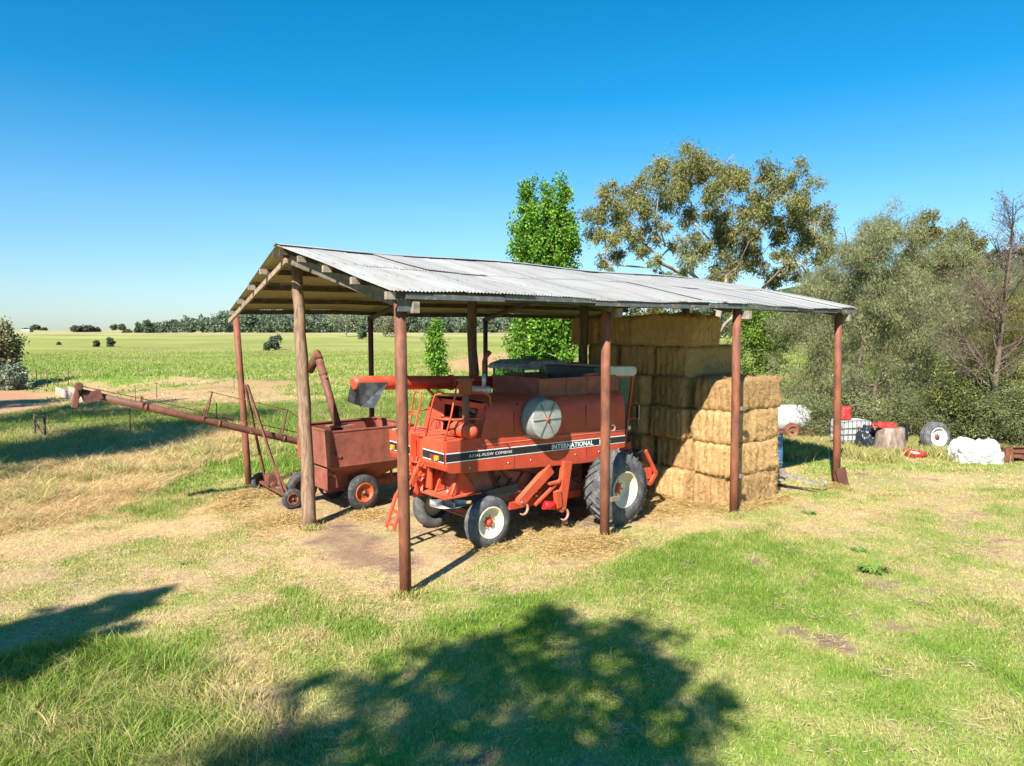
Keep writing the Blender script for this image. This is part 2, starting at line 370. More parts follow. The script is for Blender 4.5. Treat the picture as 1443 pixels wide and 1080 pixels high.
# ------------------------------------------------------------------ grass
def blades(n_try, x0, x1, y0, y1, wid, hscale, name, label, dens_s=1.0, frustum=True, flat=0.0, seed=1, hmin=.0, fade=None):
    r = np.random.default_rng(seed)
    y = r.uniform(y0, y1, n_try); x = r.uniform(x0, x1, n_try)
    if frustum:
        k = np.abs(x) < .74*y+1.0; x, y = x[k], y[k]
    # nothing grows through the bales, the hopper or the bushes
    dd, s, h = field(x, y)
    keep = (r.random(len(x)) > s*.93) & (h > hmin)
    if fade: keep &= r.random(len(x)) < 1-ss(fade[0], fade[1], y)
    x, y, dd, s, h = x[keep], y[keep], dd[keep], s[keep], h[keep]
    n = len(x)
    d2 = np.clip(dd+r.normal(0, .16, n), 0, 1)
    dryb = r.random(n) < .10+.35*dd; d2 = np.where(dryb, np.clip(d2+.4, 0, 1), d2)
    c = gcol(x, y, d2, np.zeros(n))*r.uniform(.7, 1.3, (n, 1))
    hh = h*hscale*r.uniform(.45, 1.35, n)
    az = r.uniform(0, 2*np.pi, n)+1.2*(vn(x, y, 1.1, 5)-.5); 
    # tufts lean together
    laz = 2*np.pi*vn(x, y, .55, 77)*1.6
    lean = hh*(r.uniform(.1, 1.0, n)+.9*dd+flat)
    lx = lean*(np.cos(az)*.9+np.cos(laz)*.5); ly = lean*(np.sin(az)*.9+np.sin(laz)*.5)
    hz = hh*np.where(dd > .7, .55, .95)
    wa = r.uniform(0, np.pi, n); wd = wid*r.uniform(.6, 1.3, n); wx, wy = np.cos(wa)*wd, np.sin(wa)*wd
    z = H(x, y)+.0
    P = lambda a, b, e: np.stack([a, b, e], -1)
    v0 = P(x-wx, y-wy, z-.01); v1 = P(x+wx, y+wy, z-.01)
    v2 = P(x+wx*.75+lx*.4, y+wy*.75+ly*.4, z+hz*.6); v3 = P(x-wx*.75+lx*.4, y-wy*.75+ly*.4, z+hz*.6)
    v4 = P(x+lx, y+ly, z+hz)
    V = np.stack([v0, v1, v2, v3, v4], 1).reshape(-1, 3); b = np.arange(n)[:, None]*5
    F = np.concatenate([b+np.array([0,1,2]), b+np.array([0,2,3]), b+np.array([3,2,4])])
    C = np.repeat(c, 5, 0)
    o = npmesh(name, V, F, grassm, col=C); tag(o, label, 'grass', kind='stuff'); return o
grassm = vcmat('grass_blades', .75, transl=.35, spec=.15)
blades(620000, -16, 16, 6.6, 21, .0055, 1.0, 'grass', 'short mown green and dry grass in front of the shed', seed=2)
blades(520000, -34, 34, 20, 46, .011, 1.0, 'grass', 'grass around and behind the hay shed', seed=3)
blades(420000, -95, 80, 45, 190, .035, 1.2, 'grass', 'tall green paddock grass beyond the wire fences', seed=4, fade=(60,185))
# long lush and seeding grass
blades(70000, -16, 2, 6.6, 16, .006, 1.35, 'long_grass', 'long flopping green grass in the bottom left corner', seed=5, hmin=.17, flat=.5)
blades(120000, -36, -4, 17, 48, .010, 1.5, 'long_grass', 'tall golden seeding grass left of the shed', seed=6, hmin=.2, flat=.2)

# ------------------------------------------------------------------ trees
def curve_pts(a, b, n, sag, r):
    a = Vector(a); b = Vector(b); L = (b-a).length
    mid = (a+b)/2+Vector((r.uniform(-1,1), r.uniform(-1,1), r.uniform(-.3,1)))*L*sag
    out = []
    for i in range(n+1):
        t = i/n; p = a*(1-t)**2+mid*2*t*(1-t)+b*t*t
        out.append(p+Vector((r.uniform(-1,1), r.uniform(-1,1), r.uniform(-1,1)))*L*.012*(0 < i < n))
    return out
def leaf_cloud(cl, n, ln, wd, droop, cols, seed, shell=.0, vshape=1.0):
    """cl: array (k,4+) centre+radius. Returns V,F,C of n leaf quads"""
    r = np.random.default_rng(seed); cl = np.asarray(cl, float)
    wts = cl[:, 3]**2; wts = wts/wts.sum(); k = r.choice(len(cl), n, p=wts)
    # sub-clumps inside each cluster
    nsub = 9
    sub = r.normal(0, .52, (len(cl), nsub, 3)); j = r.integers(0, nsub, n)
    off = sub[k, j]+r.normal(0, .26, (n, 3)); off[:, 2] *= vshape
    c = cl[k, :3]+off*cl[k, 3][:, None]
    dirv = r.normal(0, 1, (n, 3)); dirv /= np.linalg.norm(dirv, axis=1)[:, None]
    dirv[:, 2] = dirv[:, 2]*(1-droop)-droop*1.6; dirv /= np.linalg.norm(dirv, axis=1)[:, None]
    side = np.cross(dirv, r.normal(0, 1, (n, 3))); side /= np.linalg.norm(side, axis=1)[:, None]
    L = (ln*r.uniform(.6, 1.35, n))[:, None]; W = (wd*r.uniform(.6, 1.3, n))[:, None]
    v0 = c; v1 = c+dirv*L*.5+side*W*.5; v2 = c+dirv*L; v3 = c+dirv*L*.5-side*W*.5
    V = np.stack([v0, v1, v2, v3], 1).reshape(-1, 3); F = np.arange(n*4).reshape(n, 4)
    cols = np.asarray(cols); base = cols[(r.random(n)**1.0*len(cols)).astype(int)]
    tint = r.uniform(.75, 1.3, (len(cl), nsub))[k, j][:, None]*r.uniform(.8, 1.2, (n, 1))
    return V, F, np.repeat(base*tint, 4, 0)
leafm = vcmat('foliage', .6, transl=.3, spec=.2)
def tree(name, label, cat, base, clusters, trunk_r, n_leaf, ln, wd, droop, cols, barkm, group=None, seed=1, fork=None, twig=5, vshape=1.0, sag=.08, nside=7, minr=.012, leafpart='crown', stems=None, kpow=.5, up=0.0):
    """trunk and limbs reach every cluster; leaves gather round twigs"""
    r = random.Random(seed); base = Vector(base)
    root = thing(name, label, cat, base, 0, group)
    cl = [tuple(Vector(c[:3])-base)+tuple(c[3:]) for c in clusters]
    nodes = []; segs = []   # node: pos, parent index
    fork = Vector(fork)-base if fork is not None else Vector((0,0,max(c[2] for c in cl)*.25))
    for st in (stems or [Vector((0,0,-.15))]):
        tr = curve_pts(st, fork, 5, .04, r); pi = -1
        for p in tr: nodes.append([p, pi, 0]); pi = len(nodes)-1
    for c in sorted(cl, key=lambda c: (Vector(c[:3])-fork).length):
        cp = Vector(c[:3]); best = min(range(3, len(nodes)), key=lambda i: (nodes[i][0]-cp).length+3.0*max(0, nodes[i][0].z-cp.z+up*math.hypot(nodes[i][0].x-cp.x, nodes[i][0].y-cp.y))+(.12*(nodes[i][0]-fork).length))
        pts = curve_pts(nodes[best][0], cp, max(3, int((nodes[best][0]-cp).length/.9)+1), sag, r); pi = best
        for p in pts[1:]: nodes.append([p, pi, 0]); pi = len(nodes)-1
        e = pi
        for t in range(twig):
            q = cp+Vector((max(-1.5,min(1.5,r.gauss(0,1))), max(-1.5,min(1.5,r.gauss(0,1))), max(-1.2,min(1.1,r.gauss(0.1,.8)))))*c[3]*.75
            pts = curve_pts(nodes[e][0], q, 3, .15, r); pj = e
            for p in pts[1:]: nodes.append([p, pj, 0]); pj = len(nodes)-1
            nodes[pj][2] += 1
    for i in range(len(nodes)-1, 0, -1):
        if nodes[i][2] == 0: nodes[i][2] = 1
        if nodes[i][1] >= 0: nodes[nodes[i][1]][2] += nodes[i][2]
    tot = nodes[0][2]; rr = [max(minr, trunk_r*(nd[2]/tot)**kpow) for nd in nodes]
    kids = {}
    for i, nd in enumerate(nodes): kids.setdefault(nd[1], []).append(i)
    mb = MB(); stack = list(kids[-1])
    while stack:
        s0 = stack.pop(); chain = [s0]; p = nodes[s0][1]
        pts = ([nodes[p][0]] if p >= 0 else []); rd = ([min(rr[p], rr[s0]*1.15)] if p >= 0 else [])
        cur = s0
        while True:
            pts.append(nodes[cur][0]); rd.append(rr[cur]); ks = kids.get(cur, [])
            if not ks: break
            ks = sorted(ks, key=lambda i: -nodes[i][2]); stack += ks[1:]; cur = ks[0]
        if len(pts) > 1: mb.tube(pts, rd, nside if rd[0] > .05 else 4, cap=False)
    mb.build('trunk', barkm, root, fix=False)
    if n_leaf:
        V, Fc, C = leaf_cloud(cl, n_leaf, ln, wd, droop, cols, seed, vshape=vshape)
        npmesh(leafpart, V, Fc, leafm, root, col=C)
    return root

# tall poplar clump behind the shed, lit yellow green
def pc(lst, Y, dy, seed, k=1.0):
    r = random.Random(seed); out = []
    for (px, py, rad) in lst:
        yy = Y+r.uniform(-dy, dy); p = AT(px, py, yy); out.append((p.x, yy, p.z, rad*yy/1000*k))
    return out
POP = [(.11,.25,.02),(.16,.32,.03),(.24,.38,.045),(.08,.19,.02)]
def poplar(label, pxc, top, Y, halfw, nlf, seed, group='poplars growing behind the shed', x_b=None):
    b = AT(pxc, 480, Y); ztop = AT(pxc, top, Y).z; hw = halfw*Y/1000; r = random.Random(seed); cl = []
    n = int(16+ztop*4.2)
    for i in range(n):
        t = i/(n-1); z = .5+(ztop-.5)*t; prof = hw*min(1, .6+1.2*t)*(1-max(0, t-.72)/.28*.72)
        a = r.uniform(0, 6.28); q = prof*r.uniform(.2, .8)
        cl.append((b.x+math.cos(a)*q, Y+math.sin(a)*q, z, max(.30, prof*.68)))
    return tree('poplar_tree', label, 'tree', (b.x, Y, float(H(b.x, Y))), cl, .16 if hw > .9 else .07, nlf, .135, .11, .15, POP, palebark, group, seed, fork=(b.x, Y, ztop*.35), twig=3, vshape=1.5, sag=.03)
poplar('tall bright green poplar rising highest above the roof, left one of the clump', 743, 262, 35, 26, 36000, 11)
poplar('tall bright green poplar behind the roof, middle one of the clump', 772, 266, 37, 26, 34000, 12)
poplar('bright green poplar of the clump nearest the big brown-leaved gum', 792, 262, 35.5, 21, 28000, 13)
poplar('young slender poplar standing alone in the paddock beyond the shed', 615, 452, 48, 14, 6500, 14)

GUM = [(.22,.22,.06),(.27,.24,.08),(.17,.19,.055),(.30,.22,.085),(.14,.17,.05)]
gcl = [(850,280,17),(842,312,18),(852,335,14),(872,298,18),(893,275,18),(908,300,16),(880,330,17),(870,358,12),(853,372,9),(930,250,22),(955,237,22),(985,228,21),(1012,238,22),(1030,262,20),(960,268,19),(1002,272,18),(935,296,13),(970,306,17),(1022,312,16),(1010,345,20),(1035,338,18),(985,352,17),(1048,362,16),(1072,290,18),(1095,260,21),(1122,256,17),(1136,284,19),(1112,308,21),(1150,313,17),(1163,330,14),(1130,342,19),(1158,362,17),(1112,370,13),(902,352,11),(965,378,11),(1005,386,13),(1092,335,12),(930,320,10),(1060,330,10),(1045,300,8),(1090,395,12),(1140,390,15),(1170,385,12),(950,345,10),(925,335,8),(895,335,10),(1075,250,10),(1100,360,10),(1000,300,12),(990,250,14),(905,255,12),(1060,275,10),(865,262,8),(1150,300,12),(1050,328,13),(1062,308,12),(1048,292,10),(1060,350,12),(1075,375,11),(1088,312,12),(1040,375,13),(925,368,9),(940,388,9),(1025,388,12),(910,322,10),(975,345,12),(1100,385,10)]
tree('gum_tree', 'large spreading gum tree with brown-green leaves and pale forked limbs behind the roof', 'tree', (12.0, 45, 0), pc(gcl, 45, 2.6, 3, 1.08), .24, 80000, .22, .065, .45, GUM, palebark, None, 21, fork=(12.3, 45, 2.6), twig=8, sag=.05, minr=.011, kpow=.58, up=.7)

PEP = [(.21,.225,.095),(.27,.275,.13),(.15,.17,.07),(.31,.30,.15)]
def pepper(label, pxc, Y, halfw, top, n, seed, cols=PEP, name='pepper_tree', bot=600, nl=30000, ln=.16, wd=.020, droop=.55, group='weeping shrubby trees along the right side', barkm=darkbark, r0=.10):
    r = random.Random(seed); cl = []; zt = AT(pxc, top, Y).z; zb = .5; hw = halfw*Y/1000; xc = AT(pxc, 500, Y).x
    for i in range(n):
        t = r.random()**.85; z = zb+(zt-zb)*t; w_ = hw*math.sin(min(1, .30+t*.85)*math.pi*.78+.25)
        w_ = hw*math.sqrt(max(.05, 1-((t-.38)/.66)**2)); a = r.uniform(0, 6.283); q = w_*math.sqrt(r.random())
        cl.append((xc+math.cos(a)*q, Y+math.sin(a)*q*.75, z, r.uniform(.45, .95)))
    return tree(name, label, 'tree', (xc, Y, 0), cl, r0, nl, ln, wd, droop, cols, barkm, group, seed, fork=(xc, Y, zt*.22), twig=4, sag=.1)
pepper('grey-green weeping tree behind the far right shed post', 1150, 36, 58, 392, 50, 31, bot=600, nl=62000)
pepper('tall feathery grey-green tree right of the shed, with wispy top', 1235, 34, 78, 318, 80, 32, nl=125000)
pepper('darker weeping tree at the back between the feathery tree and the gum crown', 1190, 43, 60, 395, 46, 131, cols=[(.17,.19,.08),(.22,.22,.10)], nl=50000)
pepper('dark olive tree at the back below the rounded gum crown', 1300, 44, 60, 400, 44, 132, cols=[(.17,.19,.08),(.22,.22,.10)], nl=52000)
pepper('olive tree at the back, furthest right of all', 1410, 42, 60, 415, 44, 133, cols=[(.20,.19,.07),(.24,.22,.09)], nl=52000)
pepper('grey-green weeping tree behind the leaning tyre', 1320, 36, 70, 345, 62, 33, nl=90000)
pepper('olive weeping tree at the right edge behind the white tarp', 1425, 34, 55, 425, 45, 34, cols=[(.13,.14,.045),(.18,.17,.06),(.24,.2,.04)], nl=52000)
pepper('low leafy green bush with yellow flecks behind the tyre and tarp', 1380, 29.5, 62, 540, 26, 35, cols=[(.12,.16,.04),(.17,.20,.06),(.14,.18,.05),(.10,.13,.04),(.30,.27,.06)], name='leafy_bush', nl=15000, ln=.16, wd=.05, droop=.1, group='low bushes under the trees', r0=.06)
pepper('low dark green bush behind the covered crate', 1225, 33, 60, 575, 18, 36, cols=PEP, name='leafy_bush', nl=16000, ln=.15, wd=.05, droop=.1, group='low bushes under the trees', r0=.05)
pepper('bright yellow-green bush seen under the eave right of the bales', 1075, 39, 38, 425, 30, 37, cols=[(.16,.26,.03),(.22,.32,.05),(.12,.2,.03)], name='leafy_bush', nl=20000, ln=.15, wd=.07, droop=.15, group='low bushes under the trees', r0=.08)
pepper('olive bush with rusty new growth behind the top bales', 960, 46, 95, 425, 34, 38, cols=[(.20,.22,.05),(.26,.17,.07),(.17,.22,.05)], name='leafy_bush', nl=22000, ln=.18, wd=.08, droop=.15, group='low bushes under the trees', r0=.08)
for i, (px, Yb, hw, tp, lb) in enumerate([(1150,31.5,34,585,'low grey-green shrub between the white tank and the caged container'),(1290,30.5,36,580,'low olive shrub between the sawn log and the leaning tyre'),(1345,29.8,34,588,'low dark shrub just behind the leaning tyre'),(1405,28.4,40,575,'low yellow-green shrub behind the white tarp'),(1448,27.6,30,560,'low olive shrub against the right edge')]):
    pepper(lb, px, Yb, hw, tp-12*(i%2), 12, 140+i, cols=[(.16,.185,.07),(.22,.225,.09),(.13,.155,.06)], name='low_shrub', nl=9000, ln=.13, wd=.035, droop=.15, group='low shrubs along the junk line', r0=.04)
tree('gum_tree', 'rounded brown-green gum crown rising behind the grey-green trees', 'tree', (29.0, 52, 0), pc([(1290,335,16),(1312,322,18),(1338,335,17),(1350,362,12),(1372,345,13),(1365,375,14),(1300,365,18),(1330,385,18),(1275,375,16)], 52, 2.0, 5), .3, 16000, .26, .08, .4, [(.16,.15,.045),(.12,.13,.04),(.22,.17,.05)], bark, None, 22, fork=(29.3, 52, 4), twig=5)
# bare reddish tree at the right edge
def bare_tree(label, base, height, seed):
    r = random.Random(seed); base = Vector(base); t = thing('bare_tree', label, 'tree', base); mb = MB(); tips = []
    def grow(p, d, L, rad, lev):
        n = 5 if lev < 2 else 3; pts = [p]; q = p; dd = d.copy()
        for i in range(n):
            w_ = .02 if lev == 0 else .09
            dd = (dd+Vector((r.gauss(0,w_), r.gauss(0,w_), .06+r.gauss(0,.04)))).normalized(); q = q+dd*L/n; pts.append(q)
        mb.tube(pts, [rad*(1-.75*i/n) for i in range(n+1)], 7 if lev == 0 else 4, cap=False)
        if lev >= 3: tips.append(q); tips.append(pts[1]); return
        k = {0: 30, 1: 9, 2: 5}[lev]
        for j in range(k):
            f = (.22 if lev == 0 else .2)+(.78)*(j+.5)/k; i = min(int(f*n), n-1); pp = pts[i].lerp(pts[i+1], f*n-i); a = r.uniform(0, 6.283) if lev == 0 else r.uniform(0, 6.283)
            side = Vector((math.cos(a), math.sin(a), 0)); side = (side-dd*side.dot(dd)).normalized(); nd = (dd*r.uniform(.5,.9)+side*r.uniform(.6,.95)).normalized()
            grow(pp, nd, L*({0: .36*(1.15-f*.55), 1: .42, 2: .5}[lev])*r.uniform(.7,1.2), max(.006, rad*(.38 if lev == 0 else .5)*(1-f*.4)), lev+1)
    grow(Vector((0,0,-.1)), Vector((.02,0,1)), height, .15, 0)
    mb.build('trunk', mat('reddish_twig_bark', (.16,.115,.09), .9, c2=(.11,.07,.055), s2=2, var=.2), t, fix=False)
    cl = [(*q, .12) for q in tips]; V, Fc, C = leaf_cloud(cl, 3500, .10, .03, .2, [(.22,.13,.08),(.18,.12,.08)], seed); npmesh('leaves', V, Fc, leafm, t, col=C)
bare_tree('nearly leafless tree with reddish twigs at the right edge', (19.25, 28.5, 0), 8.7, 23)

# left edge tree and bush
def roundtree(name, label, base, R, zt, n, nl, cols, seed, ln, wd, group=None, barkm=bark, tr=.2, cat='tree', zb=.35, vs=1.0):
    r = random.Random(seed); cl = []; b = Vector(base)
    for i in range(n):
        a = r.uniform(0, 6.283); t = r.random(); z = zb*zt+(zt-zb*zt)*t
        q = R*math.sqrt(max(.04, 1-((t-.4)/.68)**2))*math.sqrt(r.random())
        cl.append((b.x+math.cos(a)*q, b.y+math.sin(a)*q, b.z+z-R*.12, R*r.uniform(.28, .42)))
    return tree(name, label, cat, b, cl, tr, nl, ln, wd, .3, cols, barkm, group, seed, twig=3, nside=5, fork=(b.x, b.y, b.z+zt*zb*.8), minr=.02)
roundtree('broad_tree', 'dense brown-green tree cut by the left edge of the photo', (-43.0, 58, 0), 2.7, 4.6, 44, 36000, [(.24,.23,.11),(.30,.25,.14),(.19,.21,.09)], 41, .30, .16, zb=.12)
roundtree('round_bush', 'small sage-grey bush beside the brown-green tree at the left', (-40.2, 57, 0), 1.1, 1.9, 14, 6000, [(.24,.28,.19),(.3,.34,.24)], 42, .2, .09, zb=.1, cat='bush')

# trees behind and beside the viewpoint: only their shade falls in view
def shade_pt(px, py, hh):
    g = G(px, py); t = hh/math.tan(SUN_EL)
    return (g.x-math.cos(SUN_AZ)*t, g.y-math.sin(SUN_AZ)*t, hh)
SH = [(760,875,.75),(700,905,.8),(830,905,.85),(900,900,.6),(620,925,.7),(680,960,.9),(770,945,.8),(860,955,.85),(950,945,.7),(985,985,.6),(900,1000,.8),(800,1035,.9),(700,1040,.9),(600,1000,.8),(540,965,.5),(500,1010,.6),(430,1040,.6),(360,1060,.55),(560,1070,.8),(960,1050,.7),(860,1080,.9),(420,975,.3),(450,960,.25)]
r_ = random.Random(4); cl = []
for (px, py, rad) in SH:
    x, y, z = shade_pt(px, py, r_.uniform(12.2, 15.5)); cl.append((x, y, z, rad*.72))
for k in range(16):
    cl.append((r_.uniform(-9, -3), r_.uniform(-14, -9), r_.uniform(10, 15), 1.0))
tree('gum_tree', 'gum tree standing behind the viewpoint whose shade falls on the lawn', 'tree', (-7.0, -12.5, 0), cl, 0.35, 29000, .26, .08, .4, GUM, palebark, None, 51, fork=(-7, -12.2, 8.5), twig=4)
cl = []
for (px, py, rad) in [(215,838,.4),(190,852,.5),(160,846,.4),(150,870,.55),(115,862,.5),(100,885,.6),(60,875,.5),(70,905,.55),(30,890,.6),(25,925,.6),(-20,900,.7),(-30,945,.7),(130,900,.35),(95,925,.4),(50,950,.45),(0,965,.5),(235,830,.25),(180,885,.3)]:
    x, y, z = shade_pt(px, py, r_.uniform(11, 14)); cl.append((x, y, z, rad*.50))
tree('gum_tree', 'gum tree left of the viewpoint whose shade crosses the dry grass', 'tree', (-14.5, -6.5, 0), cl, .3, 8000, .24, .08, .4, GUM, palebark, None, 52, fork=(-14.3, -5.5, 7), twig=4)
for i, (px, py, R, zt, lb) in enumerate([(40,650,2.6,14,'tall tree out of view left of the golden grass'), (150,628,2.8,15,'tall tree out of view beside the near wire fence'), (235,606,2.6,16,'tall tree out of view, farthest reaching shade over the grass'), (60,598,3.0,15,'tall tree out of view beside the dirt track'), (-60,575,3.2,14,'tall tree out of view left of the dirt track'), (120,578,2.4,16,'tall tree out of view behind the track tree')]):
    x, y, z = shade_pt(px, py, zt*.68); x = min(x, -.76*y-R*1.35)
    roundtree('paddock_tree', lb, (x, y, 0), R, zt, 26, 9000, PEP, 60+i, .3, .12, 'trees left of the frame', zb=.5)

# ------------------------------------------------------------------ far trees and the wood
WOODC = [(.11,.15,.085),(.14,.18,.10),(.19,.22,.14),(.09,.12,.075)]
V = []; Fl = []; Cc = []; o = 0; mbw = MB()
for i in range(520):
    y = RNG.uniform(470, 640); x = RNG.uniform(-.60*y, .10*y)
    edge = 470+30*vn(np.array([x]), np.array([0.]), 60, 8)[0]
    if x < -.52*y: continue
    y = max(y, edge); hgt = RNG.uniform(8, 13.5)*(.45+.55*ss(-.56, -.38, x/y)); R = hgt*.36; z0 = float(H(x, y))
    r = random.Random(i); cl = [(x+r.gauss(0, R*.5), y+r.gauss(0, R*.5), z0+hgt*r.uniform(.10, .92), R*r.uniform(.4, .6)) for _ in range(7)]
    cols = [np.array(c)*r.uniform(.75, 1.35)+np.array([.02,.015,.02])*r.random() for c in WOODC]
    a, b, c = leaf_cloud(cl, 260, 1.7, 1.3, .1, cols, 900+i); V.append(a); Fl.append(b+o); Cc.append(c); o += len(a)
    if i % 14 == 0: mbw.tube([(x, y, z0-.3), (x+r.gauss(0,.5), y, z0+hgt*.5)], [.2, .1], 4, cap=False)
wd_ = npmesh('woodland', np.concatenate(V), np.concatenate(Fl), leafm, col=np.concatenate(Cc))
tag(wd_, 'dark line of eucalypt woodland along the far side of the paddock', 'woodland', kind='stuff')
tag(mbw.build('woodland_trunks', palebark, fix=False), 'pale trunks standing in the far woodland', 'woodland', kind='stuff')
# wooded hill at right
V = []; Fl = []; Cc = []; o = 0
for i in range(420):
    y = RNG.uniform(130, 520); x = .08*y+RNG.uniform(60, 430); z0 = float(H(x, y))
    r = random.Random(i); R = r.uniform(2.5, 4.5)
    cl = [(x+r.gauss(0, R*.5), y+r.gauss(0, R*.5), z0+R*r.uniform(.3, 1.6), R*.5) for _ in range(6)]
    a, b, c = leaf_cloud(cl, 170, 1.5, 1.1, .1, [(.09,.10,.045),(.12,.13,.06),(.07,.085,.035)], 2900+i); V.append(a); Fl.append(b+o); Cc.append(c); o += len(a)
tag(npmesh('hill_scrub', np.concatenate(V), np.concatenate(Fl), leafm, col=np.concatenate(Cc)), 'olive scrub covering the hill behind the trees on the right', 'scrub', kind='stuff')
def fartree(label, px, pyb, Yd, hpx, wpx, cols, seed, name='paddock_tree', group='scattered trees far out in the paddock', barkm=bark, zb=.3):
    x = AT(px, pyb, Yd).x; hh = hpx*Yd/1000; R = wpx*Yd/2000; z0 = float(H(x, Yd))
    return roundtree(name, label, (x, Yd, z0), R*.9, hh, 26, 2200, cols, seed, max(.18, Yd*.0022), max(.12, Yd*.0016), group, barkm, tr=hh*.035, zb=zb)
DK = [(.10,.14,.075),(.13,.17,.09)]; GG = [(.24,.27,.16),(.30,.32,.2),(.19,.22,.13)]
fartree('spreading pale-trunked gum in front of the far wood, under the roof', 488, 478, 300, 40, 52, GG, 71, barkm=palebark, zb=.4)
fartree('wide round gum in front of the far wood, just left of the corner post', 543, 474, 300, 33, 46, [(.15,.16,.08),(.20,.19,.10)], 72, barkm=palebark)
fartree('small dark round tree beside the pale-trunked gum', 510, 480, 260, 22, 15, DK, 73, zb=.1)
fartree('grey-green tree standing in the paddock between the two left shed posts', 389, 499, 160, 21, 17, [(.09,.12,.075),(.12,.15,.09)], 74, zb=.15)
fartree('small dark bush touching the left of the grey-green paddock tree', 377, 499, 158, 11, 9, DK, 75, zb=.15, name='paddock_bush')
fartree('small dark oval tree standing alone in the left paddock', 156, 491, 185, 12, 9, DK, 76, zb=.1)
fartree('small olive tree left of the dark oval tree', 136, 491, 185, 8, 7, [(.09,.11,.04)], 77, zb=.15)
fartree('tiny bush between the olive tree and the left edge', 83, 489, 200, 3.5, 3, DK, 78, zb=.1, name='paddock_bush')
fartree('round dark tree at the near end of the far wood', 195, 472, 420, 13, 10, DK, 79, zb=.15)
fartree('taller dark tree at the left end of the far wood', 209, 473, 420, 17, 16, DK, 80, zb=.15)
fartree('low green bush left of the far wood', 180, 474, 420, 4, 10, [(.08,.11,.04)], 81, zb=.1, name='paddock_bush')
fartree('lone flat-topped tree on the skyline, right one of the pair', 171, 463, 900, 8, 8, DK, 82, zb=.45)
fartree('lone flat-topped tree on the skyline, left one of the pair', 161, 463, 900, 8, 8, DK, 83, zb=.45)
fartree('lone tree on the skyline above the white shed', 51, 464, 900, 7, 10, DK, 84, zb=.45)
fartree('small bush on the skyline right of the lone tree', 62, 464, 900, 3.5, 6, DK, 85, zb=.2, name='paddock_bush')
for i, (px, hp, lb) in enumerate([(106,9,'left tree of the skyline clump'), (113,8,'second tree of the skyline clump'), (121,8.5,'third tree of the skyline clump'), (128,7,'low reddish tree of the skyline clump'), (135,5,'smallest tree at the right of the skyline clump')]):
    fartree(lb, px, 470, 640+i*8, hp, 11, [(.10,.11,.07),(.13,.12,.085)], 86+i, group='clump of trees on the skyline', zb=.15)
fartree('dark tree behind the far white shed, left', 35.5, 468, 640, 5, 5, DK, 95, zb=.2); fartree('dark tree behind the far white shed, right', 42, 468, 640, 5, 5, DK, 96, zb=.2)
p = AT(38.5, 471, 620); zz = float(H(p.x, p.y))
t = thing('farm_shed', 'tiny white-roofed shed far away on the left skyline', 'shed', (p.x, p.y, zz))
MB().box((-3.4,-2,0), (3.4,2,1.3)).build('wall', mat('far_wall', (.3,.32,.3), .8), t)
MB().prism([(-3.7,1.3),(3.7,1.3),(3.7,1.5),(-3.7,1.5)], -2.4, 0).prism([(-3.7,1.5),(3.7,1.5),(3.5,2.4),(-3.5,2.4)], -2.3, -2.2).build('roof', whitedecal, t)
print('vegetation done')
# ------------------------------------------------------------------ hay shed
A0 = G(572, 838); UA = math.radians(37.05); MU = Matrix.Translation(A0) @ Matrix.Rotation(UA, 4, 'Z'); MUi = MU.inverted()
def onv(px, py, v):          # pixel on the vertical plane y=v of the shed frame
    d = ray(px, py); n = Vector((-math.sin(UA), math.cos(UA), 0)); t = (v+A0.dot(n))/d.dot(n); return MUi @ (Vector((0,0,CH))+d*t)
def onu(px, py, u):
    d = ray(px, py); n = Vector((math.cos(UA), math.sin(UA), 0)); t = (u+A0.dot(n))/d.dot(n); return MUi @ (Vector((0,0,CH))+d*t)
shed = thing('hay_shed', 'open hay shed with corrugated iron gable roof on rusty pipe and log posts', 'shed', A0, UA)
RV, RZ, EF, EB, EZ = 5.2, 6.62, -.33, 10.25, 5.38
UMAX = 15.0
def roofz(v, u=0):
    z = RZ-(RZ-EZ)*(RV-v)/(RV-EF) if v < RV else RZ-(RZ-5.34)*(v-RV)/(EB-RV)
    return z-.10*ss(2, 15, u)*math.exp(-((v-RV)/2.2)**2)+.03*math.sin(u*.9+v*.5)
def umin(v): return -.4 if v < RV else -.4+.32*(v-RV)/(EB-RV)
def roof_side(front, seed):
    r = random.Random(seed); V = []; Fq = []; per = .0762; w_ = .762*1.0
    rows = [(EF, 2.55), (2.35, RV-.02)] if front else [(EB, 7.75), (7.9, RV+.02)]
    for ri, (va, vb) in enumerate(rows):
        u = umin(va)+r.uniform(-.02, .02)*0
        k = 0
        while u < UMAX-.05:
            e = min(u+w_+per*.6, UMAX); dz = .012*(k % 2)+r.uniform(0, .007)+.014*ri; dv = r.uniform(-.03, .03); tilt = r.uniform(-.006, .006)
            if r.random() < .12: dz += .018
            nx = int((e-u)/per*6)+1; nv = 9
            base = len(V)
            for j in range(nv+1):
                v = va+dv*(1 if j == 0 else 0)+(vb-va)*j/nv
                sh_ = 0 if front else (umin(v)-umin(va))*(1 if k == 0 else 0)
                for i in range(nx+1):
                    uu = u+(e-u)*i/nx
                    V.append((uu+(sh_ if i == 0 else 0), v, float(roofz(v, uu))+dz+tilt*(i/nx-.5)+.011*math.cos(2*math.pi*uu/per)+.006*math.sin(uu*3.1+v*2+seed)))
            for j in range(nv):
                for i in range(nx):
                    a = base+j*(nx+1)+i; Fq.append((a, a+1, a+nx+2, a+nx+1))
            u += w_; k += 1
    return V, Fq
